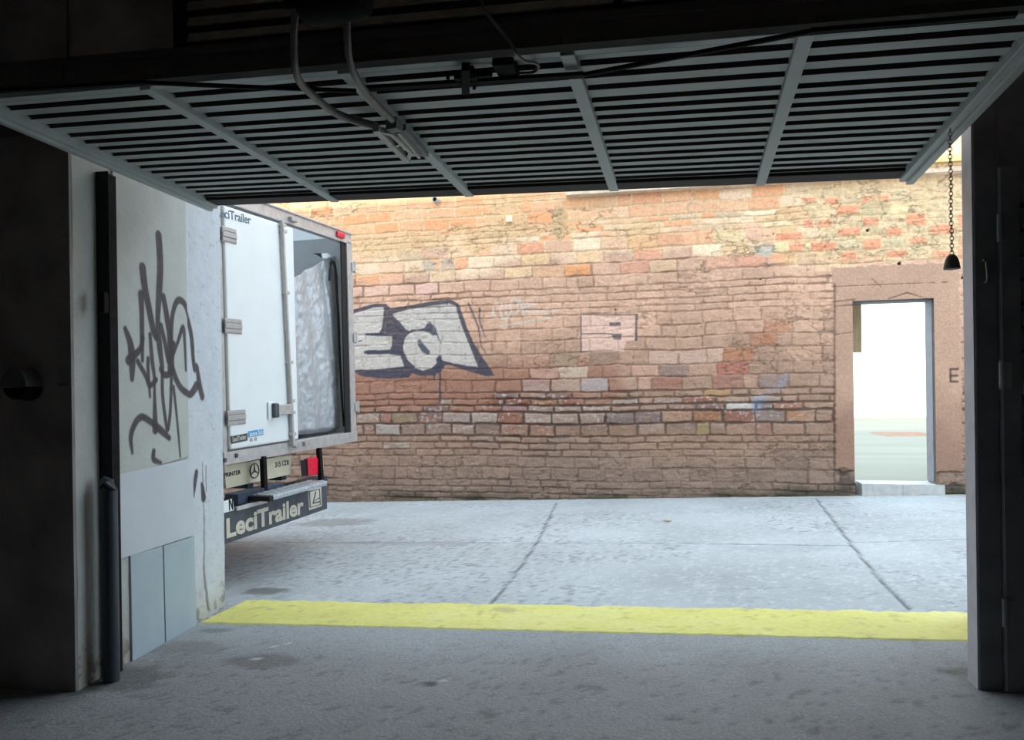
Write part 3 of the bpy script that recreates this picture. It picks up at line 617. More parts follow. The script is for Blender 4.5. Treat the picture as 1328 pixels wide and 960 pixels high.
# fixtures on the black wall
p = atY(34, 495, 3.3); fx = empty('wall_dispenser', (p[0], 3.318, p[2])); tag(fx, 'dark half-round dispenser on the black wall at the far left', 'dispenser')
mb = MB(); n = 18; prof = [(.095*math.cos(math.pi*i/n), .105*math.sin(math.pi*i/n)-.03) for i in range(n+1)]
mb.hexa([(x, 0, z) for x, z in prof], [(x*.86, -.10, z*.9) for x, z in prof]); mb.build('hood', mat('hood_dark', (.12, .125, .12), .6), fx, bevel=.006)
mb = MB(); mb.hexa([(x*.95, 0, -.032-.07*math.sin(math.pi*i/n)) for i, (x, z) in enumerate(prof)], [(x*.8, -.085, -.032-.06*math.sin(math.pi*i/n)) for i, (x, z) in enumerate(prof)]); mb.build('tray', M_black, fx, bevel=.004)
p = atY(82, 488, 3.3); sw = empty('wall_notice', (p[0], 3.318, p[2])); tag(sw, 'small dark square plate on the black wall close to its edge', 'plate')
mb = MB(); mb.box(-.042, .042, -.012, 0, -.055, .055); mb.build('plate', M_darkgrey, sw, bevel=.003)
mb = MB(); mb.box(-.037, .037, -.016, -.012, -.05, -.036); mb.build('label_strip', mat('grey_strip', (.12, .12, .12), .5), sw)

# ================================================================== room shell
mb = MB(); mb.box(-7, 5.2, -4.6, -4.5, -.4, 3.6); struct(mb.build('wall_back', M_room), 'back wall of the garage', 'wall')
mb = MB(); mb.box(-7.1, -7, -4.6, 3.4, -.4, 3.6); struct(mb.build('wall_side', M_room), 'far side wall of the garage', 'wall')
mb = MB(); mb.box(5.1, 5.2, -4.6, 3.8, -.4, 3.6); struct(mb.build('wall_right', M_room), 'right side wall of the garage', 'wall')
mb = MB(); mb.box(-12, 9, -4.6, 4.87, 3.6, 3.75); struct(mb.build('ceiling', M_room), 'dark garage ceiling', 'ceiling')
# wall over the opening with the beam under it
tl = math.radians(2.0)
def lint(x, z): return 1.4+(z-1.4)*.9278-(x+.9)*.037
mb = MB()
def slab(mb, x0, x1, y0, y1, zb0, zb1, zt0, zt1): mb.hexa([(x0, y0, zb0), (x0, y1, zb0), (x0, y1, zt0), (x0, y0, zt0)], [(x1, y0, zb1), (x1, y1, zb1), (x1, y1, zt1), (x1, y0, zt1)])
zb = lambda x: lint(x, 3.13)
slab(mb, -3.15, 5.1, 3.40, 3.46, 2.86, 2.86, 3.6, 3.6)
slab(mb, -3.15, -2.415, 3.335, 3.40, 2.95, 2.95, 3.6, 3.6)
struct(mb.build('wall_lintel', mat('sooty_wall', (.40, .35, .33), .85, nscale=3, namp=.3, bump=.2)), 'sooty wall above the opening left of the slatted grille', 'wall')
mb = MB(); slab(mb, -3.09, 5.1, 3.29, 3.45, 2.78, 2.78, lint(-3.1, 3.15), lint(5.1, 3.15))
slab(mb, -7, -3.09, 3.275, 3.317, 2.78, 2.78, lint(-7, 3.19), lint(-3.1, 3.19))
slab(mb, -3.09, 5.1, 3.275, 3.34, lint(-3.1, 3.15), lint(5.1, 3.15), lint(-3.1, 3.19), lint(5.1, 3.19))
struct(mb.build('beam', M_beam), 'dark steel beam over the garage opening', 'beam')
vg = empty('wall_grille', (-.9, 3.30, 3.07)); tag(vg, 'fixed slatted grille in the wall above the raised garage door', 'grille')
mb = MB(); xl, xr = -2.41+.9, 5.0+.9
for i in range(7):
    z = .03+.079*i
    a = [(xl, 0, z-xl*.037), (xl, .020, z+.046-xl*.037), (xl, .028, z+.044-xl*.037), (xl, .008, z-.004-xl*.037)]
    mb.hexa(a, [(xr, y, zz-(xr-xl)*.037) for _, y, zz in a])
mb.build('slats', M_louvre, vg)
mb = MB(); mb.box(xl-.03, xl+.03, -.02, .08, .02, .6); mb.build('frame', M_black, vg)
mb = MB(); mb.box(.62, .66, -.02, .07, -.05, .5); mb.build('divider', M_black, vg)
mb = MB(); mb.box(xl, xr, .075, .095, -.3, .53); mb.build('backing', M_beam, vg)
# facade above
mb = MB(); mb.box(P1[0]-.01, 9, 3.75, 4.86, 3.76, 6.12); struct(mb.build('wall_facade', M_facade), 'rendered front of the garage building above the opening', 'wall')
mb = MB(); mb.box(1.62, 9, 3.86, 4.86, -.4, 3.6); struct(mb.build('wall_facade', M_facade), 'rendered front of the garage building right of the opening', 'wall')

# ================================================================== right jamb and slatted door
M_jamb = mat('jamb_lilac_grey', (.52, .50, .54), .6, nscale=8, namp=.12)
YR = 3.73
gp = empty('gate_post', (1.30, YR+.05, .04)); tag(gp, 'dark steel gate post at the right edge of the opening', 'post')
mb = MB(); mb.hexa([(-.05, -.05, -.06), (.045, -.05, -.06), (.045, .05, -.06), (-.05, .05, -.06)], [(-.045, -.05, 3.0), (.045, -.05, 3.0), (.045, .05, 3.0), (-.045, .05, 3.0)]); mb.build('post', M_darkgrey, gp, bevel=.004)
mb = MB(); mb.hexa([(-.056, -.045, -.06), (-.050, -.045, -.06), (-.050, .075, -.06), (-.056, .075, -.06)], [(-.053, -.045, 2.62), (-.0455, -.045, 2.62), (-.0455, .075, 2.62), (-.053, .075, 2.62)]); mb.build('edge_strip', M_jamb, gp)
ha, hb = atY(1275, 338, YR)-np.array(gp.location), atY(1277, 366, YR)-np.array(gp.location)
mb = MB(); mb.tube([(ha[0], -.05, ha[2]), (ha[0], -.08, ha[2]), (ha[0], -.09, ha[2]-.015), (hb[0], -.09, hb[2]+.015), (hb[0], -.08, hb[2]), (hb[0], -.05, hb[2])], .007, 8); mb.build('handle', M_armgrey, gp, smooth=True)
sd = empty('slatted_door', (1.345, YR-.005, .06)); tag(sd, 'dark slatted pedestrian door hung beside the gate post', 'door')
dh = 2.29
mb = MB(); mb.box(0, .075, -.03, .03, 0, dh).box(.83, .9, -.03, .03, 0, dh).box(.075, .83, -.03, .03, dh-.08, dh).box(.075, .83, -.03, .03, 0, .12).box(.075, .83, -.03, .03, 1.3, 1.4); mb.build('frame', M_darkgrey, sd, bevel=.003)
mb = MB()
for z in np.arange(.13, dh-.1, .105):
    mb.hexa([(.07, -.02, z), (.07, .015, z+.03), (.07, .015, z+.10), (.07, -.02, z+.085)], [(.84, -.02, z), (.84, .015, z+.03), (.84, .015, z+.10), (.84, -.02, z+.085)])
mb.build('slats', M_darkgrey, sd)
mb = MB(); mb.box(.07, .84, .02, .028, .05, dh-.05); mb.build('backing', M_darkgrey, sd)  # sheet added behind the slats to stop outside light leaking through
hz = float(atY(1291, 487, YR)[2])-.06
for k_, z in enumerate((hz, .35, 2.02)):
    mb = MB(); mb.lathe([(.013, -.06), (.013, .06)], 10, (-.006, -.04, z)); mb.box(-.006, .03, -.045, -.03, z-.055, z+.055); mb.build('hinge', M_darkgrey if k_ else mat('hinge_grey', (.34, .34, .35), .5), sd)
mb = MB(); slab(mb, 1.352, 5.1, YR+.0, YR+.08, 2.352, 2.352, 3.2, 3.2); mb.box(2.27, 5.1, YR, YR+.08, -.2, 2.4); struct(mb.build('wall_gate', M_darkgrey), 'dark panel around the slatted door', 'wall')

# ================================================================== raised garage door
GL = Matrix.Translation((-.8915, 3.3978, 2.57)) @ (Matrix.Rotation(-.0062, 4, 'Z') @ Matrix.Rotation(.0345, 4, 'Y') @ Matrix.Rotation(-.0301, 4, 'X'))
gd = empty('garage_door', GL.to_translation(), GL.to_euler()); tag(gd, 'grey ribbed tilt-up garage door raised flat overhead', 'garage door')
GLn = np.array(GL.to_3x3()); GLc = np.array(GL.to_translation())
def gdl(px, py, dz=0.):   # point on the door's underside plane lowered by dz, in door coordinates
    n = GLn[:, 2]; p = atplane(px, py, GLc-n*dz, n); return GLn.T @ (p-GLc)
W2, D2 = 3.9468/2, 1.6071/2
mx = [-1.1632, -.317, .5153, 1.2891]; mw = .05
# ribbed panel of each bay
cuts = [-W2]+mx+[W2]
grooves = [-.773, -.69, -.585, -.478, -.36, -.268, -.175, -.085, .018, .118, .208, .308, .40, .50, .588, .672]
prof = [(-D2, .03)]
prof = [(-D2, 0.)]
for g in grooves:
    hw = .0245; prof += [(g-hw, 0.), (g-hw+.004, .04), (g+hw-.006, .04), (g+hw, 0.)]
prof += [(D2, 0.)]
for i in range(5):
    x0, x1 = cuts[i]+(mw/2 if i else 0), cuts[i+1]-(mw/2 if i < 4 else 0); mb = MB(); n = len(prof)
    top = [(y, z+.010) for y, z in prof]
    v = [(x, y, z) for x in (x0, x1) for y, z in prof]+[(x, y, z) for x in (x0, x1) for y, z in top]
    f = [(j, j+1, n+j+1, n+j) for j in range(n-1)]+[(2*n+j, 3*n+j, 3*n+j+1, 2*n+j+1) for j in range(n-1)]
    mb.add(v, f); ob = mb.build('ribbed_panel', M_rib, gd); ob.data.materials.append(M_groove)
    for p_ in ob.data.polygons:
        if max(ob.data.vertices[q_].co.z for q_ in p_.vertices) > .02 and abs(p_.normal.z) < .999 or p_.center.z > .03: p_.material_index = 1  # groove faces take the colour with painted shade
for m_ in mx:
    mb = MB(); mb.box(m_-mw/2, m_+mw/2, -D2-.008, D2+.03, -.026, .012); mb.build('mullion', M_leaf, gd, bevel=.003)
for s in (-1, 1):
    mb = MB(); x = s*W2
    a, b = sorted((x-s*.010, x+s*.036)); mb.box(a, b, -D2-.05, D2+.03, -.036, .012)
    a, b = sorted((x+s*.022, x+s*.058)); mb.box(a, b, -D2-.05, D2+.03, -.052, -.030)
    mb.build('side_rail', M_leaf, gd, bevel=.004)
mb = MB(); mb.box(-W2, W2, -D2-.012, -D2+.026, -.014, .012); mb.build('near_rail', M_leaf, gd, bevel=.002)
mb = MB(); mb.box(-W2, W2, D2-.095, D2+.03, -.018, .02); mb.build('far_rail', mat('far_rail_paint', (.03, .024, .023), .7), gd, bevel=.003)
mb = MB(); mb.box(-W2, W2, -D2+.14, D2, .052, .056); mb.build('skin', M_leaf, gd)
# lock rods, lock case, bracket
def rod(name, pts, w, m): 
    mb = MB()
    for a, b in zip(pts[:-1], pts[1:]): mb.bar(a, b, w, .014)
    return mb.build(name, m, gd)
q = lambda px, py, dz: tuple(gdl(px, py, dz))
rod('lock_rod', [q(462, 118, .045), q(300, 112, .045), q(185, 107, .045)], .012, M_black)
rod('lock_rod', [q(185, 107, .045), q(0, 118, .045), q(-30, 120, .04)], .016, M_black)
rod('lock_rod', [q(470, 115, .045), q(603, 107, .045), q(757, 97, .045)], .03, M_black)
rod('lock_rod', [q(757, 97, .045), q(1050, 41, .045)], .012, M_black)
rod('lock_rod', [q(1050, 41, .045), q(1200, 29, .045), q(1318, 19, .045)], .022, M_black)
mb = MB(); a, b = gdl(604, 86, .05), gdl(604, 118, .05); mb.bar(tuple(a), tuple(b), .03, .03); mb.bar(tuple(gdl(590, 101, .05)), tuple(gdl(618, 99, .05)), .03, .02)
mb.build('lock_catch', M_black, gd, bevel=.003)
a = gdl(655, 93, .04); mb = MB(); mb.box(a[0]-.035, a[0]+.04, a[1]-.055, a[1]+.06, -.04, 0); mb.box(a[0]-.14, a[0]-.05, a[1]+.0, a[1]+.02, -.05, -.03); mb.box(a[0]-.13, a[0]-.11, a[1]-.03, a[1]+.03, -.055, -.02); mb.build('lock_case', M_black, gd, bevel=.004)
for px, py in ((596, 111), (615, 113), (581, 100), (618, 96)):
    a = gdl(px, py, .004); mb = MB(); mb.lathe([(.007, -.012), (.007, 0)], 8, (a[0], a[1], 0)); mb.build('bolt', M_black, gd)
# opener bracket on the second upright from the left
mb = MB(); bw = .016
for (u0, u1, wd, hh, dz) in ((q(487, 166, .10), q(529, 208, .10), .028, .03, 0), (q(507, 171, .085), q(533, 196, .085), .016, .03, 0), (q(516, 169, .07), q(544, 202, .07), .014, .03, 0)): mb.bar(u0, u1, wd, hh)
for t_ in (.05, .5, .97):
    A0, B0 = np.array(q(487, 166, .10)), np.array(q(529, 208, .10)); A1, B1 = np.array(q(507, 171, .085)), np.array(q(533, 196, .085))
    mb.bar(tuple(A0+(B0-A0)*t_), tuple(A1+(B1-A1)*min(1, t_)), .02, .025)
mb.build('opener_bracket', M_steel, gd, bevel=.002)
mb = MB(); a, b = np.array(q(505, 165, .06)), np.array(q(517, 158, .06)); mb.bar(q(504, 163, .07), q(518, 161, .07), .05, .05); mb.bar(q(522, 165, .05), q(552, 200, .05), .03, .03); mb.build('bracket_block', M_darkgrey, gd, bevel=.003)

# opener motor with two cranked arms
ctr = atY(432, 2, 2.32)
op = empty('door_opener', (float(ctr[0]), 2.32, 3.6)); tag(op, 'black overhead door motor with two cranked steel arms', 'door opener')
inv = Matrix.Translation(-op.location)
mb = MB(); mb.lathe([(.02, -.115), (.075, -.11), (.085, -.09), (.085, .09), (.075, .11), (.02, .115)], 22, (ctr[0]+.01, 2.30, ctr[2]+.01), 'x'); mb.build('motor', M_black, op, mtx=inv, smooth=True)
mb = MB(); mb.box(ctr[0]-.06, ctr[0]+.06, 2.26, 2.36, ctr[2]+.05, 3.6); mb.build('hanger', M_black, op, mtx=inv, bevel=.004)
mb = MB(); a, b = atY(372, 4, 2.34), atY(468, 8, 2.34); mb.tube([(a[0], 2.34, a[2]), (b[0], 2.34, b[2])], .022, 12); mb.build('axle', M_black, op, mtx=inv, smooth=True)
def cr(pts, n=5):
    P_ = [np.array(p) for p in pts]; out = []
    for i in range(len(P_)-1):
        p0, p1, p2, p3 = P_[max(i-1, 0)], P_[i], P_[i+1], P_[min(i+2, len(P_)-1)]
        for k in range(n):
            t = k/n; out.append(.5*((2*p1)+(-p0+p2)*t+(2*p0-5*p1+4*p2-p3)*t*t+(-p0+3*p1-3*p2+p3)*t**3))
    return out+[P_[-1]]
for pts in ([(385, -4, 2.34), (381, 40, 2.36), (382.5, 85, 2.42), (389, 106, 2.50), (405, 123, 2.62), (440, 149, 2.88), (489, 164, 3.08)], [(450, -4, 2.34), (450, 40, 2.36), (453, 76, 2.42), (462, 101, 2.50), (478, 124, 2.66), (503, 150, 2.90), (519, 165, 3.04)]):
    mb = MB(); path = cr([atY(x, y, Y) for x, y, Y in pts]); mb.tube([tuple(p) for p in path], .017, 10, flat=.75); mb.build('arm', M_armgrey, op, mtx=inv, smooth=True)
# cable to the lock
pts = [atY(632, 18, 2.55), atY(648, 38, 2.52), atY(664, 58, 2.5), atY(668, 68, 2.5), atY(680, 79, 2.56), atY(695, 82, 2.62), atY(698, 88, 2.66), atY(690, 94, 2.7), atY(672, 95, 2.72)]
pts = [np.array([pts[0][0]-.05, 2.56, 3.6]), np.array([pts[0][0]-.035, 2.56, 3.1]), np.array([pts[0][0]-.02, 2.555, float(pts[0][2])+.06])]+pts
mb = MB(); mb.tube([tuple(p) for p in cr(pts)], .006, 8); o = mb.build('cable', M_armgrey, smooth=True); tag(o, 'thin cable hanging down to the lock of the raised garage door', 'cable')

# ================================================================== pull chain with weight
top = GLn @ (np.array(gdl(1232, 167, .05)))+GLc; bot = atplane(1233.5, 331, top, np.array([0, 1., 0]))
ch = empty('pull_chain', (top[0], top[1], float(bot[2]))); tag(ch, 'thin chain with a bell-shaped weight hanging from the raised door', 'chain')
L_ = float(top[2]-bot[2]); n = 34; mb = MB(); pitch = L_/n
for i in range(n):
    M_ = Matrix.Rotation(math.radians(90), 3, 'X') if i % 2 == 0 else Matrix.Rotation(math.radians(90), 3, 'Z') @ Matrix.Rotation(math.radians(90), 3, 'X')
    mb.torus((math.sin(i*.4)*.001, 0, (i+.5)*pitch), .0085, .0018, M_, 10, 5, .85, pitch*.66/.0085)
mb.build('chain', M_chain, ch, smooth=True)
mb = MB(); mb.lathe([(.003, .004), (.010, .002), (.018, -.006), (.024, -.018), (.028, -.034), (.031, -.052), (.031, -.057), (.024, -.058), (.003, -.055)], 24); mb.build('weight', M_bell, ch, smooth=True)

# ================================================================== truck
TA = math.radians(-3.3)
TO = np.array([-3.5, 6.25, float(gz(-3.5, 6.25))]); tw = np.array([math.sin(-TA), math.cos(TA), 0]); tn = np.array([math.cos(TA), math.sin(TA), 0])
TILT = math.radians(1.2)
tk = empty('box_truck', tuple(TO)); tk.rotation_mode = 'XYZ'
TM = Matrix.Translation(TO) @ Matrix.Rotation(TA, 4, 'Z') @ Matrix.Rotation(TILT, 4, 'X'); tk.matrix_world = TM; tk.rotation_euler = TM.to_euler(); tk.location = TM.to_translation()
tag(tk, 'white box truck parked in the street with its right rear door open', 'truck')
TR = np.array(TM.to_3x3()); TI = TR.T
def T(px, py, lx=0.):
    n = TR[:, 0]; p = atplane(px, py, TO+n*lx, n); return TI @ (p-TO)
def tq(px, py, lx=0.): return tuple(T(px, py, lx))
def plate(name, quad, lx, th, m, parent=tk, bevel=0):
    mb = MB(); a = [T(x, y, lx) for x, y in quad]; mb.hexa([(p[0]-th, p[1], p[2]) for p in a], [tuple(p) for p in a]); return mb.build(name, m, parent, bevel)
fr = T(452, 303); fb_ = T(462.5, 572); nb_ = T(294, 603)
yF = float((fr[1]+fb_[1])/2); yN = float(T(292, 500)[1])-.06; zT = float(fr[2]); zB = float(T(419, 580)[2])
print('TRUCK', yN, yF, zB, zT, T(372, 585), T(365, 290), T(294, 586))
LB = 4.2
# body shell
mb = MB(); mb.box(-LB, -.03, yF-.045, yF, zB, zT-.01); mb.box(-LB, -.03, yN, yN+.045, zB, zT-.01); mb.box(-LB, -LB+.05, yN, yF, zB, zT-.01)
mb.build('box_body', M_white, tk)
M_roof = bpy.data.materials.new('translucent_roof'); M_roof.use_nodes = True
N_ = M_roof.node_tree.nodes; Lk = M_roof.node_tree.links; tr = N_.new('ShaderNodeBsdfTranslucent'); tr.inputs['Color'].default_value = (.75, .78, .8, 1); mixs = N_.new('ShaderNodeMixShader'); mixs.inputs['Fac'].default_value = .55
Lk.new(N_['Principled BSDF'].outputs[0], mixs.inputs[1]); Lk.new(tr.outputs[0], mixs.inputs[2]); Lk.new(mixs.outputs[0], N_['Material Output'].inputs['Surface']); N_['Principled BSDF'].inputs['Base Color'].default_value = (.8, .82, .83, 1)
mb = MB(); mb.box(-LB, -.03, yN, yF, zT-.035, zT-.015); mb.build('roof', M_roof, tk)
mb = MB(); mb.box(-LB, -.03, yN, yF, zB, zB+.06); mb.build('load_floor', M_alu, tk)
mb = MB(); mb.box(-LB+.06, -.05, yF-.06, yF-.047, zB+.06, zT-.04); mb.box(-LB+.06, -.05, yN+.047, yN+.06, zB+.06, zT-.04); mb.box(-LB+.051, -LB+.06, yN+.06, yF-.06, zB+.06, zT-.04); mb.build('lining', M_inwall, tk)
# rear frame
opT = float(T(441, 313)[2]); sillT = float(T(455, 560)[2])
mb = MB(); mb.box(-.06, .012, yN, yF, opT, zT); mb.box(-.04, .03, yN, yF, zT-.012, zT+.004); mb.build('top_rail', M_alu, tk, bevel=.003)
mb = MB(); mb.box(-.08, .02, yN, yF+.02, zB, sillT-.005); mb.build('sill', M_alu, tk, bevel=.004)
yp = float(T(452.5, 480)[1]); yp2 = float(T(446.5, 480)[1])
mb = MB(); mb.box(-.05, .012, yp, yF+.015, sillT-.01, opT+.02); mb.build('corner_post', M_alu, tk, bevel=.003)
mb = MB(); mb.box(-.014, -.002, yp2, yp, sillT-.01, opT+.01); mb.build('door_seal', M_rubber, tk)
mb = MB(); mb.box(-.05, .012, yN, yN+.05, sillT-.01, opT+.02); mb.build('corner_post', M_alu, tk, bevel=.003)
# closed left door
d0 = float(T(294.5, 560)[1]); d1 = float((T(374, 400)[1]+T(386, 560)[1])/2); dT = float(T(364, 290, .03)[2]); dB = float(T(296, 586, .03)[2])+.012
mid = float((T(365.5, 300)[1]+T(380, 575)[1])/2)
dr = MB(); dr.box(-.02, .03, d0, mid+.10, dB, dT); dr = dr.build('rear_door', M_white, tk, bevel=.018)
dr['label'] = 'closed white rear door'
for zpx_ in ((299, 305), (302, 423), (305, 542)):
    c_ = T(zpx_[0]-2, zpx_[1], .035); mb = MB(); y1 = float(T({305: 306, 423: 313, 542: 318}[zpx_[1]], zpx_[1], .035)[1])
    for k_, (za, zb_, dd) in enumerate(((-.052, -.026, .012), (-.020, .020, .016), (.026, .052, .012))): mb.box(.028, .03+dd, d0-.04, y1, c_[2]+za, c_[2]+zb_)
    mb.box(.028, .036, d0-.04, y1+.006, c_[2]-.06, c_[2]+.06); mb.build('hinge', M_hinge, dr, bevel=.003)
# lock tube on the door edge
mb = MB(); mb.tube([tq(365.5, 286, .055), tq(380, 578, .055)], .019, 12); mb.build('lock_tube', M_alu, dr, smooth=True)
for px, py in ((366, 292), (367, 300), (370.5, 380), (375, 470), (377.5, 520), (378, 535), (379, 563), (380, 577)):
    mb = MB(); c_ = T(px, py, .05); mb.box(.02, .075, c_[1]-.03, c_[1]+.03, c_[2]-.014, c_[2]+.014); mb.build('tube_clamp', M_alu, dr, bevel=.003)
mb = MB(); a, b = T(358, 532, .06), T(379, 527, .06); mb.box(.03, .075, a[1]+.02, b[1], a[2]-.045, a[2]+.045); mb.build('door_handle', M_alu, dr, bevel=.006)
mb = MB(); mb.box(.03, .085, a[1]-.05, a[1]+.02, a[2]-.065, a[2]+.06); h2 = mb.build('handle_grip', M_bump, dr, bevel=.012)
mb = MB(); mb.box(.03, .05, a[1]-.09, a[1]+.0, a[2]-.08, a[2]+.075); mb.build('handle_plate', M_white, dr, bevel=.01)
# folded-back right door along the far side
mb = MB(); mb.box(-1.25, -.02, yF+.035, yF+.08, dB, dT); rd = mb.build('rear_door', M_white, tk, bevel=.012); rd['label'] = 'white rear door swung back along the far side'
for px, py in ((453, 345), (457.5, 438), (460.5, 528)):
    c_ = T(px, py, .02); mb = MB(); mb.lathe([(.016, -.06), (.016, .06)], 10, (.025, yF+.035, c_[2])); mb.box(.0, .03, yF-.02, yF+.06, c_[2]-.045, c_[2]+.045); mb.build('hinge', M_alu, rd, bevel=.002)
# marker lights, locks on the frame
c_ = T(441, 305, .02); mb = MB(); mb.box(.01, .04, c_[1]-.075, c_[1]+.075, c_[2]-.028, c_[2]+.03); mb.build('marker_lamp', M_red, tk, bevel=.012)
for px, py in ((379, 285), (383.5, 577), (396, 575)):
    c_ = T(px, py, .02); mb = MB(); mb.box(.01, .05, c_[1]-.05, c_[1]+.05, c_[2]-.02, c_[2]+.02); mb.build('lock_keeper', M_hinge, tk, bevel=.004)
for px, py in ((291, 597), (306, 591)):
    c_ = T(px, py, .02); mb = MB(); mb.lathe([(.018, .0), (.018, .012), (.008, .014)], 10, (.02, c_[1], c_[2]), 'x'); mb.build('bolt', M_bump, tk)
# lettering on the door
def tmat(px0, py0, lx, px1=None, py1=None):
    a = Vector(T(px0, py0, lx)); b = Vector(T(px1, py1, lx)); ex = (b-a).normalized(); ez = Vector((1, 0, 0)); ey = ez.cross(ex)
    return Matrix.Translation(a) @ Matrix((ex, ey, ez)).transposed().to_4x4(), (b-a).length
Mx, wl = tmat(281.5, 280.0, .031, 325.5, 291.0); text('lettering', 'LeciTrailer', M_ink, dr, Mx, .14, .002, .001, (wl, .72))
plate('sticker', [(299.5, 566), (321, 562), (321, 571.5), (300.5, 576)], .033, .003, M_bump, dr)
Mx, wl = tmat(302, 573.0, .0345, 319.5, 569.5); text('lettering', 'LeciTrailer', M_letter, dr, Mx, .06, .001, .0008, (wl, .9))
plate('sticker', [(322, 559.5), (341.5, 556.5), (341.5, 564), (322, 567.5)], .033, .003, M_blue, dr)
Mx, wl = tmat(323.5, 566.3, .0345, 340.5, 562.8); text('lettering', 'Jaume Sub', M_white, dr, Mx, .06, .001, .0008, (wl, .9))
for px, py in ((326, 570), (331.5, 569)): plate('decal', [(px-1.6, py-1.5), (px+1.6, py-2), (px+1.6, py+2.5), (px-1.6, py+3)], .0325, .002, M_hinge, dr)
# tarpaulin hung in the open doorway
U, V = np.meshgrid(np.linspace(0, 1, 110), np.linspace(0, 1, 150))
lx = -.16
tlp, trp, blp, brp = T(371, 366, lx), T(435, 332, lx), T(378, 566, lx), T(450, 558, lx)
tmid = T(416, 337, lx)
top_y = tlp[1]+(trp[1]-tlp[1])*U; top_z = np.interp(U, [0, .72, 1], [tlp[2], tmid[2], trp[2]])
by_ = blp[1]+(brp[1]-blp[1])*U; bz_ = blp[2]+(brp[2]-blp[2])*U
ty = by_*(1-V)+top_y*V; tz = bz_*(1-V)+top_z*V
fold = .030*np.sin(U*19+V*2.4+2*fbm(U*2, V*2, 610))*(1-.55*V)+.020*(fbm(U*7, V*9, 620)-.5)+.022*(fbm((U+V*.55)*12, (V-U*.35)*5, 630)-.5)+.035*np.exp(-((U-.80+.05*V)/.03)**2)*(1-V*.6)
td = lx+fold+.013*(1-np.abs(2*fbm(U*9+V*3, V*11-U*4, 640, 4)-1)-.7)+.008*(fbm(U*22, V*26, 650, 3)-.5)*2+.03*np.sin(np.pi*V)
td = td-.05*sstep(.03, .0, V)
Pt = np.stack([td, ty, tz], -1)
Pw = (Pt @ TR.T)+TO
tp = grid('tarpaulin', Pw, None, M_tarp); md = tp.modifiers.new('thick', 'SOLIDIFY'); md.thickness = .004
tag(tp, 'crumpled silver tarpaulin hung inside the open truck door', 'tarpaulin')
# cargo behind and loop of cord
mb = MB(); a, b = T(383, 320, -1.0), T(437, 320, -1.0); mb.box(-1.6, -.55, mid+.12, yF-.3, zB+.065, zT-.62); o = mb.build('cargo_stack', mat('shaded_cargo', (.30, .32, .36), .7, nscale=4, namp=.2), None, bevel=.06); o.matrix_world = TM; tag(o, 'tall wrapped grey load standing behind the tarpaulin in the truck', 'cargo')
cp = [(427, 364, -.09), (428, 350, -.09), (429, 342, -.09), (431, 338.5, -.09), (433.5, 341, -.085), (435, 348, -.08), (438, 400, -.07), (441, 470, -.07), (443.5, 520, -.07), (446, 553, -.07)]
mb = MB(); mb.tube([tuple(TR @ T(x, y, d)+TO) for x, y, d in cp], .012, 8); o = mb.build('cord', M_rubber, smooth=True); tag(o, 'black rubber cord hooked at the edge of the silver tarpaulin', 'cord')
mb = MB(); U_ = [(417, 329), (424, 328), (430.5, 331), (429, 333.5), (424, 335), (418.5, 335)]; mb.hexa([tq(x, y, -.16) for x, y in U_], [tq(x, y, -.13) for x, y in U_]); o = mb.build('foam_scrap', M_white, bevel=.004); o.matrix_world = TM; tag(o, 'white folded scrap stuck on top of the silver tarpaulin', 'scrap')
mb = MB(); U_ = [(406, 328.5), (416, 328.5), (417.5, 335), (413, 332)]; mb.hexa([tq(x, y, -.16) for x, y in U_], [tq(x, y, -.135) for x, y in U_]); o = mb.build('tape_strip', M_rubber); o.matrix_world = TM; tag(o, 'short black strip beside the white scrap on the tarpaulin', 'tape')
# under the body
plate('rear_panel', [(291, 604), (378, 590), (377.5, 615.2), (293.5, 634)], -.10, .02, M_cream, tk, .003).name = 'cream_panel'
cpn = bpy.data.objects.get('cream_panel')
Mx, wl = tmat(288, 620.0, -.098, 312.2, 614.8); text('lettering', 'SPRINTER', M_bump, cpn, Mx, .09, .0015, .0015, (wl, .55))
Mx, wl = tmat(357, 606.6, -.098, 374.2, 602.8); text('lettering', '315 CDI', M_bump, cpn, Mx, .09, .0015, .0015, (wl, .75))
c_ = T(330.3, 610.6, -.095); mb = MB(); R_ = .062
Rm_ = Matrix.Rotation(math.radians(90), 3, 'Y'); mb.torus(tuple(c_), R_, .0045, Rm_, 28, 6)
for k_ in range(3):
    an = math.radians(90+120*k_); e = np.array([0, math.cos(an), math.sin(an)]); s_v = np.array([0, -math.sin(an), math.cos(an)])
    mb.hexa([tuple(c_+s_v*.011+np.array([-.003, 0, 0])), tuple(c_-s_v*.011+np.array([-.003, 0, 0])), tuple(c_+e*R_+np.array([-.003, 0, 0]))], [tuple(c_+s_v*.008+np.array([.004, 0, 0])), tuple(c_-s_v*.008+np.array([.004, 0, 0])), tuple(c_+e*R_+np.array([.002, 0, 0]))])
mb.build('emblem', M_bump, cpn)
for (a, b, wd) in (((341, 592), (343.5, 649), .05), ((413.5, 581), (416.5, 625), .05)):
    mb = MB(); mb.bar(tq(*a, .02), tq(*b, .05), wd, .04, (1, 0, 0)); mb.build('hanger_bar', M_black, tk, bevel=.004)
tl_ = empty('tail_lamp'); tl_.parent = tk
mb = MB(); a, b = T(389.5, 607, -.08), T(399.5, 605, -.0); mb.hexa([tq(391, 598, -.14), tq(404, 596, -.14), tq(404, 616, -.14), tq(391, 618, -.14)], [tq(389.5, 597.5, -.0), tq(400, 595, .02), tq(400, 617.5, .02), tq(391, 617.5, -.0)]); mb.build('housing', M_rubber, tl_, bevel=.005)
plate('lens', [(399.5, 595), (411, 592.5), (413, 595), (413, 614), (411.5, 616), (400.5, 617.6)], .035, .05, M_red, tl_, .01)
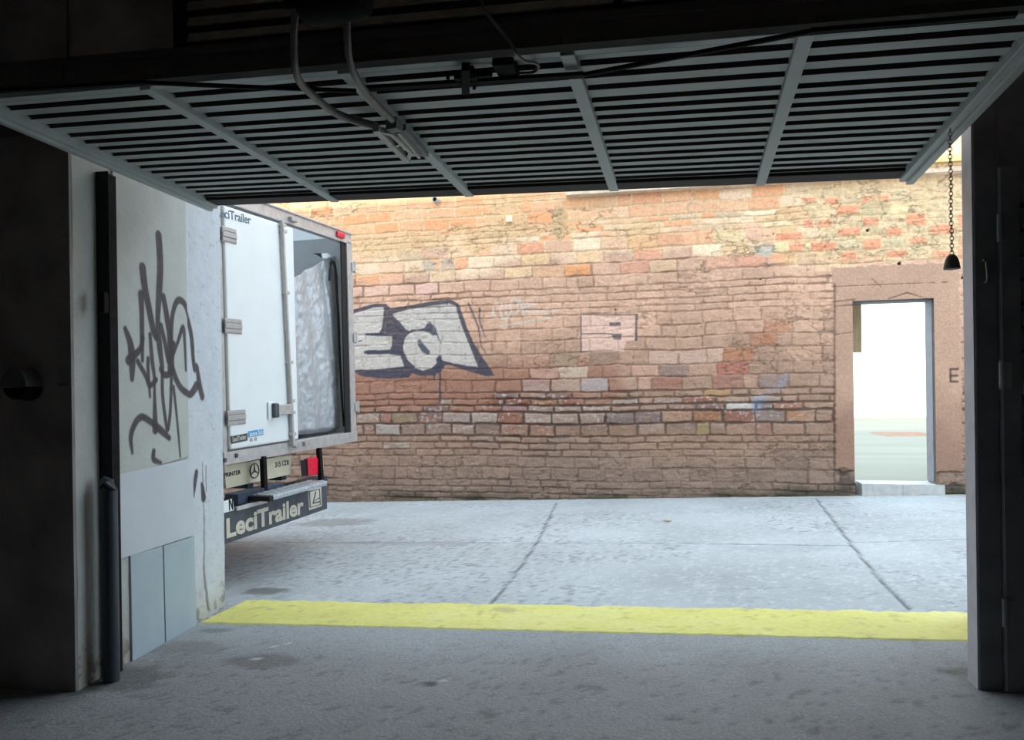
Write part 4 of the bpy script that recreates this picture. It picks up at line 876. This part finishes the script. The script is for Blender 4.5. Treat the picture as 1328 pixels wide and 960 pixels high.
c_ = T(418, 603, -.3); mb = MB(); mb.box(-.34, -.3, c_[1]-.03, c_[1]+.03, c_[2]-.06, c_[2]+.06); mb.build('side_reflector', mat('amber', (.8, .35, .12), .4), tk, bevel=.005)
# bumper
bp_ = plate('bumper', [(285, 665.5), (423.5, 629.5), (424.5, 660), (285, 708.5)], .10, .03, M_bump, tk, .004)
Mx, wl = tmat(293.8, 697.6, .102, 393.8, 665.2); text('lettering', 'LeciTrailer', M_letter, bp_, Mx, .20, .0065, .002, (wl, 1.02))
plate('emblem', [(399.6, 636), (416.6, 632), (417.2, 656.5), (401, 662)], .103, .004, M_letter, bp_)
def lpoly(L, lx, m, nm):  # marks inside the emblem, drawn in its own square
    a, b, d = T(401, 660.5, lx), T(417, 656, lx), T(399.8, 636.5, lx); mb = MB()
    for q_ in L: mb.hexa([tuple(a+(b-a)*u+(d-a)*v-np.array([.001, 0, 0])) for u, v in q_], [tuple(a+(b-a)*u+(d-a)*v+np.array([.001, 0, 0])) for u, v in q_])
    return mb.build(nm, m, bp_)
lpoly([[(.08, .06), (.92, .06), (.92, .10), (.08, .10)], [(.08, .92), (.92, .92), (.92, .96), (.08, .96)], [(.06, .06), (.12, .06), (.12, .96), (.06, .96)], [(.88, .06), (.94, .06), (.94, .96), (.88, .96)], [(.56, .86), (.64, .86), (.38, .26), (.30, .26)], [(.30, .22), (.86, .22), (.86, .29), (.30, .29)], [(.45, .34), (.86, .44), (.86, .50), (.60, .42)]], .1055, M_bump, 'emblem_mark')
plate('number_plate', [(284, 652.5), (302, 646.6), (303.6, 662), (284, 667.5)], .13, .008, M_white, bp_, .002)
Mx, wl = tmat(297.4, 662.2, .132, 302.4, 660.6); text('lettering', 'N', M_rubber, bp_, Mx, .12, .003, .001, (wl, 1.15))
mb = MB(); mb.bar(tq(306, 660.2, .115), tq(345, 650.0, .115), .03, .022, (1, 0, 0)); mb.build('trim_strip', M_alu, bp_)
# tread step
st = MB(); a0, a1 = T(353.5, 641.5, .12), T(423, 626.0, .12)
fA, fB = T(355, 648.5, .26), T(424.5, 630, .26); tA, tB = T(354, 641.5, .26), T(424, 624.5, .26)
bA, bB = T(348, 639.5, .08), T(405, 624.5, .08)
z1_, z0_ = float((tA[2]+tB[2])/2), float((fA[2]+fB[2])/2)
ya, yb = float(fA[1]), float(fB[1])
st.box(.06, .26, ya, yb, z0_, z1_); st = st.build('tread_step', mat('chequer_aluminium', (.52, .57, .62), .35, .5, nscale=30, namp=.15), tk, bevel=.006)
mb = MB()
for i in range(18):
    for j in range(3):
        y = ya+(yb-ya)*(i+.5)/18; x = .09+j*.06; s = 1 if (i+j) % 2 else -1
        mb.bar((x-.015, y-.02*s, z1_+.003), (x+.015, y+.02*s, z1_+.003), .010, .006)
mb.build('tread_pattern', M_chrome, st); mb = MB()
for i in range(18):
    y = ya+(yb-ya)*(i+.5)/18; mb.bar((.262, y-.018, z0_+.02), (.262, y+.018, z0_+.035), .006, .010, (1, 0, 0))
mb.build('tread_pattern', M_chrome, st)
mb = MB(); mb.box(.04, .262, ya-.06, ya-.003, z0_-.002, z1_-.004); mb.build('end_cap', M_rubber, st, bevel=.006)
# chassis, wheels, simple cab
mb = MB()
for y in (yN+.55, mid+.10): mb.box(-6.2, -.14, y-.04, y+.04, zB-.26, zB-.05)
mb.box(-.30, -.14, yN+.2, yF-.35, zB-.40, zB-.33); mb.box(-.06, .06, yN+.1, mid-.22, z0_-.01, z1_+.03)
for x in (-1, -2, -3, -4): mb.box(x-.04, x+.04, yN+.1, yF-.1, zB-.07, zB)
mb.build('chassis', M_navy, tk)
gzt = -.0
for x, ys_ in ((-1.9, (yN+.32, yF-.32)), (-5.7, (yN+.3, yF-.3))):
    for y in ys_:
        mb = MB(); mb.lathe([(.18, -.12), (.30, -.12), (.34, -.09), (.345, 0), (.34, .09), (.30, .12), (.18, .12)], 28, (x, y, .345), 'y'); wh = mb.build('wheel', M_rubber, tk, smooth=True)
        mb = MB(); mb.lathe([(.05, -.10), (.17, -.115), (.185, -.09), (.185, .09), (.17, .115), (.05, .10)], 20, (x, y, .345), 'y'); mb.build('rim', M_alu, wh, smooth=True)
mb = MB(); cabp = [(-4.35, .5), (-4.35, 2.3), (-4.9, 2.35), (-5.5, 2.05), (-6.1, 1.3), (-6.55, 1.1), (-6.65, .5)]
mb.hexa([(x, yN+.12, z) for x, z in cabp], [(x, yF-.12, z) for x, z in cabp]); mb.build('cab', M_white, tk, bevel=.06)
